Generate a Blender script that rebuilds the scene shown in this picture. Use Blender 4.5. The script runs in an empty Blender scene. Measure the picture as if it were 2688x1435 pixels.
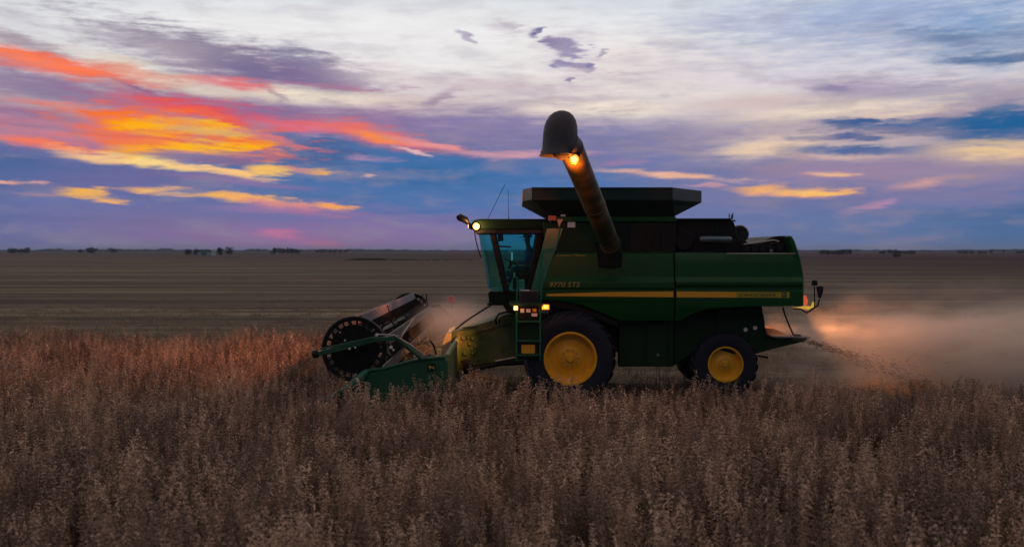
import bpy, math, random
import numpy as np
from mathutils import Vector, Matrix
random.seed(7)
rng = np.random.default_rng(11)
R = math.radians
scene = bpy.context.scene
col = scene.collection

# ------------------------------------------------------------------ camera
CAM_H = 3.3
F = 2500.0            # focal length in pixels of the 2688 px wide photograph
HX, HY = 1344.0, 657.0   # principal column and horizon row
cam_d = bpy.data.cameras.new('camera')
cam = bpy.data.objects.new('camera', cam_d)
col.objects.link(cam)
cam.location = (0, 0, CAM_H)
cam.rotation_euler = (R(90), 0, 0)
cam_d.sensor_width = 36.0
cam_d.lens = F / 2688.0 * 36.0
cam_d.shift_y = -60.5 / 2688.0
cam_d.clip_start = 0.1
cam_d.clip_end = 20000
cam_d.dof.use_dof = True
cam_d.dof.focus_distance = 20.5
cam_d.dof.aperture_fstop = 1.1
scene.camera = cam
scene.view_settings.view_transform = 'Standard'
scene.view_settings.look = 'None'
scene.view_settings.exposure = 0.0
scene.view_settings.gamma = 1.0
scene.render.engine = 'CYCLES'
scene.cycles.use_denoising = True
scene.cycles.volume_step_rate = 1.5
scene.cycles.volume_max_steps = 256
scene.cycles.volume_bounces = 1
scene.cycles.transparent_max_bounces = 12
scene.cycles.sample_clamp_indirect = 4.0
scene.cycles.max_bounces = 6


def W(px, py, d):
    """point seen at photograph pixel (px, py) at depth d metres"""
    return Vector(((px - HX) * d / F, d, CAM_H - (py - HY) * d / F))


def lin(c):
    out = []
    for v in c:
        v = v / 255.0
        out.append(v / 12.92 if v <= 0.04045 else ((v + 0.055) / 1.055) ** 2.4)
    return tuple(out) + (1.0,)


# ------------------------------------------------------------------ world: dusk sky with clouds, laid out by compass bearing and elevation
SUN_AZ = -0.33      # bearing of the set sun, left of the camera axis
world = bpy.data.worlds.new('World')
scene.world = world
world.use_nodes = True
wt = world.node_tree
N, L = wt.nodes, wt.links
N.clear()
w_out = N.new('ShaderNodeOutputWorld')


def wmath(op, a, b=None, c=None, clamp=False):
    n = N.new('ShaderNodeMath'); n.operation = op; n.use_clamp = clamp
    for i, v in enumerate((a, b, c)):
        if v is None: continue
        if isinstance(v, (int, float)): n.inputs[i].default_value = v
        else: L.new(v, n.inputs[i])
    return n.outputs[0]


def wmix(f, a, b, blend='MIX'):
    n = N.new('ShaderNodeMix'); n.data_type = 'RGBA'; n.blend_type = blend
    for i, v in ((0, f), (6, a), (7, b)):
        if isinstance(v, (int, float)): n.inputs[i].default_value = v
        elif isinstance(v, tuple): n.inputs[i].default_value = v
        else: L.new(v, n.inputs[i])
    return n.outputs[2]


tc = N.new('ShaderNodeTexCoord')
sep = N.new('ShaderNodeSeparateXYZ'); L.new(tc.outputs['Generated'], sep.inputs[0])
az = wmath('ARCTAN2', sep.outputs[0], sep.outputs[1])
el = wmath('ARCSINE', sep.outputs[2])
comb = N.new('ShaderNodeCombineXYZ'); L.new(az, comb.inputs[0]); L.new(el, comb.inputs[1]); comb.inputs[2].default_value = 1.0


def noise(scale_vec, sc, detail, rough, off=0.0):
    m = N.new('ShaderNodeMapping'); m.inputs['Scale'].default_value = scale_vec
    m.inputs['Location'].default_value = (off, off * 0.7, off)
    m.inputs['Rotation'].default_value = (0, 0, R(-5))
    L.new(comb.outputs[0], m.inputs[0])
    n = N.new('ShaderNodeTexNoise'); n.noise_dimensions = '2D'; n.inputs['Scale'].default_value = sc
    n.inputs['Detail'].default_value = detail; n.inputs['Roughness'].default_value = rough
    L.new(m.outputs[0], n.inputs['Vector'])
    return n


n1 = noise((1, 3.0, 1), 7.0, 3, 0.55, 3.0)
n2 = noise((0.62, 4.5, 1), 40.0, 5, 0.66, 9.0)
n3 = noise((.6, 6.0, 1), 12.0, 3, 0.6, 5.0)
sub = N.new('ShaderNodeVectorMath'); sub.operation = 'SUBTRACT'
L.new(n1.outputs['Color'], sub.inputs[0]); sub.inputs[1].default_value = (.5, .5, .5)
mul = N.new('ShaderNodeVectorMath'); mul.operation = 'MULTIPLY'
L.new(sub.outputs[0], mul.inputs[0]); mul.inputs[1].default_value = (0.032, 0.011, 0)
sub2 = N.new('ShaderNodeVectorMath'); sub2.operation = 'SUBTRACT'
L.new(n2.outputs['Color'], sub2.inputs[0]); sub2.inputs[1].default_value = (.5, .5, .5)
mul2 = N.new('ShaderNodeVectorMath'); mul2.operation = 'MULTIPLY'
L.new(sub2.outputs[0], mul2.inputs[0]); mul2.inputs[1].default_value = (0.034, 0.008, 0)
add = N.new('ShaderNodeVectorMath'); add.operation = 'ADD'
L.new(comb.outputs[0], add.inputs[0]); L.new(mul.outputs[0], add.inputs[1])
add2 = N.new('ShaderNodeVectorMath'); add2.operation = 'ADD'
L.new(add.outputs[0], add2.inputs[0]); L.new(mul2.outputs[0], add2.inputs[1])
UV = add2.outputs[0]
sepw = N.new('ShaderNodeSeparateXYZ'); L.new(UV, sepw.inputs[0])
edge = wmath('SUBTRACT', n2.outputs['Fac'], 0.5)

# clear-sky ramp by elevation (radians / 1.6)
ramp = N.new('ShaderNodeValToRGB')
L.new(wmath('DIVIDE', sepw.outputs[1], 1.6, clamp=True), ramp.inputs[0])
stops = [(0, (116, 112, 158)), (60, (114, 114, 164)), (150, (98, 113, 164)), (235, (108, 117, 164)), (300, (150, 134, 164)),
         (370, (196, 178, 184)), (450, (226, 220, 219)), (560, (233, 233, 233)), (657, (210, 217, 226)), (900, (214, 214, 218)),
         (1500, (204, 196, 198)), (2600, (190, 176, 176)), (3900, (182, 168, 166))]
cr = ramp.color_ramp
while len(cr.elements) < len(stops): cr.elements.new(0.5)
for e, (h, c) in zip(cr.elements, stops):
    e.position = min(1.0, (math.atan(h / F) if h < 1600 else h / F) / 1.6); e.color = lin(c)

# (x, y, rx, ry, tilt, colour, alpha, softness, raggedness) in photograph pixels, turned into bearings
CLOUDS = [
 # horizon washes
 (2300, 600, 620, 80, 0, (96, 120, 165), .9, 1, .3), (2720, 610, 330, 110, 0, (66, 106, 152), .9, 1, .3),
 (420, 600, 420, 50, 0, (126, 111, 156), .7, 1, .3), (800, 628, 330, 36, 0, (158, 110, 158), .8, 1, .5),
 (735, 612, 50, 13, 0, (205, 112, 150), .8, 1, .6), (850, 642, 70, 9, 4, (195, 110, 145), .6, 1, .5),
 (1040, 590, 260, 38, 0, (138, 112, 166), .5, 1, .4), (0, 590, 160, 80, 0, (88, 106, 158), .6, 1, .3),
 # whites and creams of the upper sky
 (1080, 110, 620, 130, 0, (238, 236, 236), .9, 1, .3), (1800, 210, 420, 110, 0, (234, 222, 218), .85, 1, .4),
 (2250, 170, 560, 60, 0, (210, 206, 218), .8, 1, .5), (2350, 40, 520, 85, 0, (142, 164, 206), .85, 1, .5),
 (2640, 90, 240, 80, 0, (112, 150, 194), .75, 1, .5), (60, 60, 300, 70, 0, (206, 208, 214), .6, 1, .4),
 (1930, 62, 160, 20, 2, (176, 178, 206), .6, 1, .6),
 # left mauve veils
 (200, 245, 500, 60, 7, (140, 122, 154), .9, .8, .6), (300, 215, 260, 34, 10, (196, 178, 176), .6, 1, .7),
 (60, 112, 170, 20, 12, (150, 126, 142), .75, .9, .8), (610, 162, 340, 52, 11, (132, 120, 148), .95, .8, .9), (540, 130, 150, 20, 14, (150, 140, 160), .7, .9, .9), (700, 205, 240, 20, 3, (128, 108, 146), .85, .9, .8),
 (830, 190, 170, 42, 9, (126, 108, 146), .9, .8, .7), (420, 125, 200, 26, 10, (176, 166, 176), .7, 1, .8),
 (640, 178, 110, 24, 12, (112, 104, 146), .7, .9, .8), (770, 140, 80, 26, 14, (132, 128, 158), .8, .9, .9),
 (440, 214, 210, 28, 13, (232, 212, 192), 1, .8, .7), (170, 222, 230, 14, 9, (146, 128, 156), .85, .9, .8), (280, 238, 120, 12, 12, (190, 176, 178), .8, .9, .9), (370, 232, 90, 7, 20, (118, 104, 140), .9, .9, .9), (700, 300, 480, 46, 5, (134, 106, 152), .95, .8, .6),
 (850, 257, 220, 19, 2, (246, 232, 208), 1, .8, .6), (720, 250, 60, 8, 30, (124, 112, 150), .6, .9, .8), (560, 243, 170, 14, 6, (222, 206, 190), .7, .9, .7),
 (1100, 275, 220, 26, 3, (214, 190, 190), .7, 1, .7), (1000, 310, 170, 30, 6, (150, 116, 158), .7, 1, .6),
 (1150, 256, 44, 12, -28, (160, 138, 160), .8, .9, 1.0),
 (1260, 226, 280, 24, 2, (208, 186, 194), .7, 1, .7), (1440, 270, 160, 12, -3, (160, 142, 164), .7, .9, .7),
 (1580, 288, 170, 20, 2, (252, 236, 216), .95, .9, .6), (1000, 200, 120, 40, 4, (222, 208, 210), .6, 1, .6),
 # red and orange streaks at upper left
 (120, 166, 270, 24, 7, (244, 112, 84), 1, .7, .6), (90, 160, 200, 12, 7, (255, 128, 84), .9, .8, .6), (350, 188, 130, 15, 8, (226, 150, 132), .85, .9, .7),
 (610, 220, 110, 13, 7, (228, 118, 122), .95, .9, .7), (860, 228, 150, 7, 1, (176, 116, 150), .8, .9, .6),
 # blue banks
 (160, 440, 460, 60, 2, (98, 104, 156), .95, .7, .5), (0, 440, 200, 46, 0, (72, 102, 154), .9, .9, .4), (420, 480, 300, 30, 2, (112, 108, 158), .7, .9, .5),
 (930, 440, 400, 92, 2, (74, 110, 161), .97, .4, .7), (1280, 480, 460, 78, 0, (78, 116, 172), .95, .5, .45),
 (1150, 452, 260, 44, 2, (52, 108, 163), .85, 1, .6), (800, 388, 130, 34, 6, (72, 100, 150), .9, .6, .7),
 (1190, 398, 80, 16, 4, (80, 96, 150), .9, .7, .5),
 (1280, 335, 230, 46, 3, (132, 122, 166), .9, .8, .6), (1700, 380, 330, 62, 0, (118, 120, 166), .92, .8, .6),
 (1900, 370, 110, 26, -14, (108, 116, 166), .8, .9, .6), (1900, 480, 220, 60, 0, (124, 124, 166), .8, .9, .5),
 # pink edge above the central bank
 (800, 330, 150, 15, 2, (222, 118, 138), .95, .8, .6), (980, 352, 140, 24, 12, (246, 112, 96), .95, .8, .6),
 (985, 363, 66, 11, 12, (255, 142, 64), .95, .9, .6), (1140, 382, 110, 10, 9, (238, 152, 150), .9, .8, .6),
 (1350, 404, 190, 9, 0, (222, 160, 170), .85, .9, .5), (1080, 398, 44, 5, 18, (236, 190, 190), .9, .8, .6),
 (980, 416, 44, 7, 3, (150, 130, 170), .7, .9, .7),
 # sunset
 (200, 345, 420, 40, 5, (206, 124, 140), .95, .9, .6), (120, 306, 260, 14, 3, (140, 114, 152), .8, .9, .8), (160, 280, 260, 10, 4, (210, 150, 150), .8, .9, .8), (90, 330, 160, 8, 5, (150, 112, 148), .7, .9, .9), (520, 292, 210, 28, 6, (230, 76, 84), .95, .9, .6),
 (330, 312, 200, 18, 4, (232, 136, 110), .8, .9, .6), (120, 378, 270, 11, 7, (250, 122, 86), .95, .9, .6),
 (470, 350, 260, 56, 5, (254, 108, 28), 1, .6, .8), (640, 368, 120, 17, 14, (252, 122, 40), .95, .9, .5),
 (420, 340, 130, 24, 4, (255, 176, 6), 1, .6, .9), (560, 338, 90, 20, 5, (255, 186, 8), 1, .55, .9),
 (540, 386, 165, 21, -2, (255, 184, 10), 1, .6, .9), (385, 402, 90, 26, 3, (255, 168, 24), 1, .8, .8), (470, 372, 150, 5, 4, (214, 96, 90), .8, .9, .9), (650, 402, 90, 6, 2, (150, 104, 140), .8, .9, .9), (330, 352, 60, 8, 5, (226, 110, 90), .8, .9, 1), (720, 362, 110, 7, 10, (226, 120, 120), .8, .9, .8), (600, 310, 120, 9, 12, (236, 98, 84), .8, .9, .8), (470, 325, 120, 6, 3, (255, 150, 20), .8, .9, .8),
 (405, 424, 56, 13, 3, (255, 226, 124), 1, .9, .7), (530, 360, 150, 7, 3, (236, 112, 66), .9, .9, .9), (360, 372, 120, 9, 3, (246, 120, 80), .8, .9, .9),
 (540, 417, 130, 14, 3, (122, 104, 150), .95, .7, .7),
 (250, 410, 100, 14, 8, (246, 196, 140), .95, .8, 1.0), (470, 438, 160, 10, 6, (255, 214, 138), 1, .8, .9),
 (600, 456, 110, 11, 8, (255, 200, 132), .95, .8, 1.0), (680, 446, 50, 15, -5, (255, 198, 96), .95, .8, 1.0),
 (620, 478, 180, 10, 5, (146, 112, 158), .7, .9, .6),
 # small glowing clouds
 (212, 503, 62, 13, 2, (255, 186, 76), 1, .6, 1.0), (296, 525, 64, 7, 6, (250, 180, 96), 1, .7, .8), (120, 509, 60, 4, 0, (190, 140, 140), .8, .9, .6),
 (410, 498, 84, 6, 1, (246, 184, 106), .95, .7, .9), (452, 510, 52, 5, 2, (240, 184, 120), .9, .8, .8),
 (20, 475, 44, 4, 0, (236, 172, 150), .9, .7, .4), (98, 477, 30, 4, 0, (226, 166, 156), .8, .8, .5),
 (650, 524, 120, 10, 4, (255, 190, 70), 1, .55, .7), (740, 540, 130, 12, 7, (226, 140, 136), .9, .8, .7),
 (880, 546, 50, 8, 6, (255, 168, 88), .95, .7, .8), (770, 556, 200, 8, 2, (160, 112, 160), .7, .9, .6),
 (840, 447, 54, 8, 1, (255, 182, 52), 1, .6, .7), (790, 443, 40, 5, 3, (206, 140, 140), .8, .8, .9), (955, 457, 12, 4, 0, (240, 190, 170), .9, .7, .5),
 (940, 415, 34, 7, 3, (176, 136, 168), .7, .9, .8),
 # little dark cloud flecks
 (1420, 82, 17, 12, -20, (112, 104, 150), .95, .7, .9), (1432, 74, 12, 6, -10, (96, 96, 148), .95, .7, .9), (1446, 108, 12, 7, 0, (104, 98, 150), .95, .7, .9), (1460, 104, 17, 8, 10, (126, 106, 148), .95, .7, .9), (1478, 112, 32, 14, 12, (112, 104, 150), .95, .7, .9), (1492, 120, 30, 12, 14, (96, 96, 148), .95, .7, .9),
 (1462, 122, 17, 7, 8, (104, 98, 150), .95, .7, .9), (1472, 132, 20, 8, 10, (126, 106, 148), .95, .7, .9), (1500, 130, 25, 8, 6, (112, 104, 150), .95, .7, .9), (1492, 146, 27, 8, 4, (96, 96, 148), .95, .7, .9), (1510, 154, 15, 6, 0, (104, 98, 150), .95, .7, .9), (1478, 150, 12, 6, 4, (126, 106, 148), .95, .7, .9),
 (1474, 166, 20, 7, 6, (112, 104, 150), .95, .7, .9), (1496, 172, 32, 8, 8, (96, 96, 148), .95, .7, .9), (1466, 176, 20, 7, 0, (104, 98, 150), .95, .7, .9), (1520, 178, 22, 8, 10, (126, 106, 148), .95, .7, .9), (1538, 186, 22, 8, 14, (112, 104, 150), .95, .7, .9), (1550, 194, 10, 4, 10, (96, 96, 148), .95, .7, .9),
 (1548, 176, 15, 6, 10, (104, 98, 150), .95, .7, .9), (1560, 118, 15, 4, 5, (168, 160, 182), .8, .7, .9), (1572, 126, 10, 4, -10, (168, 160, 182), .8, .7, .9), (1582, 140, 15, 6, -25, (168, 160, 182), .8, .7, .9), (1572, 148, 11, 6, -30, (168, 160, 182), .8, .7, .9), (1590, 132, 10, 4, 0, (168, 160, 182), .8, .7, .9),
 (1216, 88, 17, 6, 20, (168, 160, 182), .8, .7, .9), (1232, 102, 15, 6, 30, (168, 160, 182), .8, .7, .9), (1366, 72, 15, 6, 0, (168, 160, 182), .8, .7, .9), (1338, 66, 20, 6, 8, (168, 160, 182), .8, .7, .9), (1498, 216, 11, 4, 5, (112, 104, 150), .95, .7, .9), 
 (1340, 72, 60, 14, 4, (206, 198, 206), .7, .8, 1.3), (1490, 140, 60, 60, 10, (196, 186, 206), .5, 1, 1.2),
 (1620, 205, 120, 12, 10, (206, 190, 196), .7, .9, .9),
 # right-hand side
 (2500, 96, 130, 22, 9, (104, 134, 172), .85, .9, .7), (2630, 153, 160, 15, 1, (88, 118, 160), .95, .8, .6),
 (2290, 235, 180, 36, 4, (170, 158, 182), .9, .9, .7), (2480, 250, 260, 34, 0, (164, 160, 182), .8, 1, .7),
 (2180, 230, 50, 10, 2, (140, 130, 165), .8, .9, .8), (2180, 292, 250, 24, -3, (238, 218, 198), .95, .9, .6),
 (2000, 268, 160, 18, 0, (214, 192, 188), .8, .9, .7), (2200, 370, 420, 56, 0, (196, 176, 176), .9, .8, .6),
 (2370, 300, 150, 10, -4, (236, 212, 188), .7, .9, .7),
 (2470, 326, 300, 15, -1, (64, 102, 152), .98, .5, .8), (2660, 335, 190, 38, -2, (34, 96, 150), 1, .5, .6),
 (2230, 325, 92, 10, 4, (58, 94, 146), .98, .5, .7), (2640, 284, 70, 14, -8, (76, 112, 156), .8, .8, .7),
 (2430, 347, 200, 9, 5, (110, 116, 150), .8, .8, 1.2), (2240, 362, 80, 9, 2, (74, 98, 150), .97, .6, .8), (2110, 367, 60, 5, 2, (96, 106, 152), .9, .7, .8),
 (2240, 394, 190, 12, 2, (78, 104, 154), .97, .6, .9), (2430, 405, 90, 20, 8, (130, 132, 160), .8, .9, .6),
 (1990, 388, 110, 19, -5, (236, 206, 178), .95, .8, .7), (2640, 406, 190, 34, 2, (244, 208, 152), 1, .7, .5),
 (2200, 414, 170, 9, 2, (222, 184, 170), .8, .9, .7), (2460, 452, 420, 44, 0, (158, 136, 164), .85, .8, .6),
 (2150, 450, 180, 26, 0, (156, 132, 162), .8, .8, .6), (2165, 457, 52, 8, 5, (238, 184, 146), .95, .8, .7),
 (2420, 482, 100, 11, -9, (222, 164, 152), .85, .9, .7), (2450, 515, 350, 26, 0, (132, 124, 164), .7, .9, .5),
 (2065, 502, 132, 12, 4, (255, 178, 100), 1, .7, .5), (2100, 504, 90, 6, 4, (255, 196, 104), .9, .8, .5), (2285, 537, 70, 8, -12, (186, 140, 172), .8, .9, .7),
 (1750, 464, 160, 8, 4, (240, 184, 156), .95, .8, .6), (1860, 488, 60, 4, -2, (200, 150, 160), .8, .8, .6), (1630, 430, 60, 9, -6, (170, 128, 160), .6, .9, .6),
]
fine = wmath('MULTIPLY_ADD', edge, 0.16, wmath('MULTIPLY_ADD', wmath('SUBTRACT', n3.outputs['Fac'], 0.5), 0.20, 1.0))
cmb = N.new('ShaderNodeCombineXYZ')
for i in range(3): L.new(fine, cmb.inputs[i])
BASE = ramp.outputs[0]
# torn grey-mauve scraps of cloud over everything, denser low down
n4 = noise((.8, 3.2, 1), 15.0, 6, 0.6, 21.0)
vr = N.new('ShaderNodeMapRange'); vr.interpolation_type = 'SMOOTHSTEP'; L.new(n4.outputs['Fac'], vr.inputs[0])
vr.inputs[1].default_value = .46; vr.inputs[2].default_value = .72; vr.inputs[4].default_value = .55
vk = N.new('ShaderNodeMapRange'); vk.interpolation_type = 'SMOOTHSTEP'; L.new(el, vk.inputs[0])
vk.inputs[1].default_value = .02; vk.inputs[2].default_value = .26; vk.inputs[3].default_value = 1.0; vk.inputs[4].default_value = .35
veil = wmath('MULTIPLY', vr.outputs[0], vk.outputs[0])
VEIL_C = lin((142, 132, 156))
BLOBS = []
RAG = 2.2
for (x, y, rx, ry, tilt, c, a, soft, rag) in CLOUDS:
    azc = math.atan((x - HX) / F); elc = math.atan((HY - y) / F * math.cos(azc))
    sx = rx / F * math.cos(azc) ** 2 * 1.15; sy = ry / F * math.cos(azc) * 1.15
    ct, st = math.cos(R(-tilt)), math.sin(R(-tilt))
    reach = 1.0 + soft * 0.5 + rag * RAG * 0.4
    wx = math.hypot(sx * ct, sy * st) * reach + 0.06; wy = math.hypot(sx * st, sy * ct) * reach + 0.022
    BLOBS.append((azc, elc, sx, sy, ct, st, c, a, soft, rag, azc - wx, azc + wx, elc - wy, elc + wy))


def background(c):
    bg = N.new('ShaderNodeBackground'); L.new(c, bg.inputs[0])
    return bg.outputs[0]


def cell(a0, a1, e0, e1):
    # one patch of sky: the clear-sky ramp with every cloud that reaches into the patch laid over it
    g = bpy.data.node_groups.new('sky_patch', 'ShaderNodeTree')
    for nm, ty in (('base', 'NodeSocketColor'), ('uv', 'NodeSocketVector'), ('edge', 'NodeSocketFloat')):
        g.interface.new_socket(nm, in_out='INPUT', socket_type=ty)
    g.interface.new_socket('color', in_out='OUTPUT', socket_type='NodeSocketColor')
    gi = g.nodes.new('NodeGroupInput'); go = g.nodes.new('NodeGroupOutput')

    def m(op, x, y, z=None):
        n = g.nodes.new('ShaderNodeMath'); n.operation = op
        for i, v in enumerate((x, y, z)):
            if v is None: continue
            if isinstance(v, (int, float)): n.inputs[i].default_value = v
            else: g.links.new(v, n.inputs[i])
        return n.outputs[0]

    sky_c, uv, k = gi.outputs[0], gi.outputs[1], 0
    for (azc, elc, sx, sy, ct, st, c, a, soft, rag, b0, b1, b2, b3) in BLOBS:
        if b0 > a1 or b1 < a0 or b2 > e1 or b3 < e0: continue
        if k % 10 == 9:      # ties each batch to the one before, which keeps the shader's working memory small
            tie = g.nodes.new('ShaderNodeVectorMath'); tie.operation = 'MULTIPLY_ADD'
            g.links.new(sky_c, tie.inputs[0]); tie.inputs[1].default_value = (1e-6, 1e-6, 1e-6); g.links.new(gi.outputs[1], tie.inputs[2])
            uv = tie.outputs[0]
        k += 1
        pq = []
        for (ax, ay) in ((ct / sx, st / sx), (-st / sy, ct / sy)):
            dt = g.nodes.new('ShaderNodeVectorMath'); dt.operation = 'DOT_PRODUCT'
            g.links.new(uv, dt.inputs[0]); dt.inputs[1].default_value = (ax, ay, -(ax * azc + ay * elc))
            pq.append(dt.outputs['Value'])
        rr = m('SQRT', m('MULTIPLY_ADD', pq[0], pq[0], m('MULTIPLY', pq[1], pq[1])), 0.0)
        d = m('MULTIPLY_ADD', gi.outputs[2], rag * RAG, rr)
        mr = g.nodes.new('ShaderNodeMapRange'); mr.interpolation_type = 'SMOOTHSTEP'
        g.links.new(d, mr.inputs[0])
        mr.inputs[1].default_value = 1.0 + soft * 0.5; mr.inputs[2].default_value = 1.0 - soft * 1.0
        mr.inputs[3].default_value = 0.0; mr.inputs[4].default_value = a
        mx = g.nodes.new('ShaderNodeMix'); mx.data_type = 'RGBA'
        g.links.new(mr.outputs[0], mx.inputs[0]); g.links.new(sky_c, mx.inputs[6]); mx.inputs[7].default_value = lin(c)
        sky_c = mx.outputs[2]
    g.links.new(sky_c, go.inputs[0])
    gn_ = N.new('ShaderNodeGroup'); gn_.node_tree = g
    L.new(BASE, gn_.inputs[0]); L.new(UV, gn_.inputs[1]); L.new(edge, gn_.inputs[2])
    return background(wmix(1.0, wmix(veil, gn_.outputs[0], VEIL_C), cmb.outputs[0], 'MULTIPLY'))


def split(coord, at, below, above):
    m = N.new('ShaderNodeMixShader')
    L.new(wmath('GREATER_THAN', coord, at), m.inputs[0]); L.new(below, m.inputs[1]); L.new(above, m.inputs[2])
    return m.outputs[0]


def tree(a_edges, e_edges):
    if len(a_edges) > 2:
        h = len(a_edges) // 2
        return split(az, a_edges[h], tree(a_edges[:h + 1], e_edges), tree(a_edges[h:], e_edges))
    if len(e_edges) > 2:
        h = len(e_edges) // 2
        return split(el, e_edges[h], tree(a_edges, e_edges[:h + 1]), tree(a_edges, e_edges[h:]))
    return cell(a_edges[0], a_edges[1], e_edges[0], e_edges[1])


clouds = tree([-0.85, -0.4, -0.28, -0.17, -0.05, 0.1, 0.25, 0.37, 0.85], [-0.1, 0.06, 0.12, 0.2, 0.36])
# the rest of the dome: the ramp, dimming to blue-mauve away from the sunset, with the physical twilight sky thinly overhead
rest = wmix(1.0, BASE, cmb.outputs[0], 'MULTIPLY')
back = N.new('ShaderNodeMapRange'); back.interpolation_type = 'SMOOTHSTEP'
L.new(sep.outputs[1], back.inputs[0])
back.inputs[1].default_value = 0.6; back.inputs[2].default_value = -0.5
lowback = N.new('ShaderNodeMapRange'); lowback.interpolation_type = 'SMOOTHSTEP'
L.new(el, lowback.inputs[0]); lowback.inputs[1].default_value = 0.15; lowback.inputs[2].default_value = 0.95
backc = wmix(lowback.outputs[0], lin((62, 84, 104)), lin((196, 178, 174)))
rest = wmix(back.outputs[0], rest, backc)
nish = N.new('ShaderNodeTexSky'); nish.sky_type = 'NISHITA'; nish.sun_disc = False
nish.sun_elevation = R(2.0); nish.sun_rotation = SUN_AZ
scl = N.new('ShaderNodeVectorMath'); scl.operation = 'SCALE'; scl.inputs['Scale'].default_value = 0.08
L.new(nish.outputs[0], scl.inputs[0])
hi = N.new('ShaderNodeMapRange'); L.new(el, hi.inputs[0])
hi.inputs[1].default_value = 0.4; hi.inputs[2].default_value = 1.3; hi.inputs[4].default_value = 0.4
rest = background(wmix(hi.outputs[0], rest, scl.outputs[0]))
inside = wmath('MULTIPLY', wmath('LESS_THAN', wmath('ABSOLUTE', az), 0.85), wmath('LESS_THAN', el, 0.36))
m = N.new('ShaderNodeMixShader'); L.new(inside, m.inputs[0]); L.new(rest, m.inputs[1]); L.new(clouds, m.inputs[2])
L.new(m.outputs[0], w_out.inputs[0])
world.cycles.sampling_method = 'MANUAL'
world.cycles.sample_map_resolution = 512

# ------------------------------------------------------------------ sun: already behind the cloud bank, weak and wide
sun_d = bpy.data.lights.new('sun', 'SUN'); sun_d.energy = 0.12; sun_d.angle = R(12); sun_d.color = (1, .55, .38)
sun = bpy.data.objects.new('sun', sun_d); col.objects.link(sun)
sdir = Vector((math.sin(SUN_AZ) * math.cos(R(4)), math.cos(SUN_AZ) * math.cos(R(4)), math.sin(R(4))))
sun.rotation_euler = sdir.to_track_quat('Z', 'Y').to_euler()

# ------------------------------------------------------------------ helpers
def tag(o, label=None, cat=None, group=None, kind=None):
    if label: o['label'] = label
    if cat: o['category'] = cat
    if group: o['group'] = group
    if kind: o['kind'] = kind
    return o


def empty(name, loc, label, cat, group=None):
    o = bpy.data.objects.new(name, None); col.objects.link(o)
    o.location = loc; o.empty_display_size = 0.3
    return tag(o, label, cat, group)


def root_loc(o):
    v = Vector((0, 0, 0))
    while o is not None:
        v += o.location; o = o.parent
    return v


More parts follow.
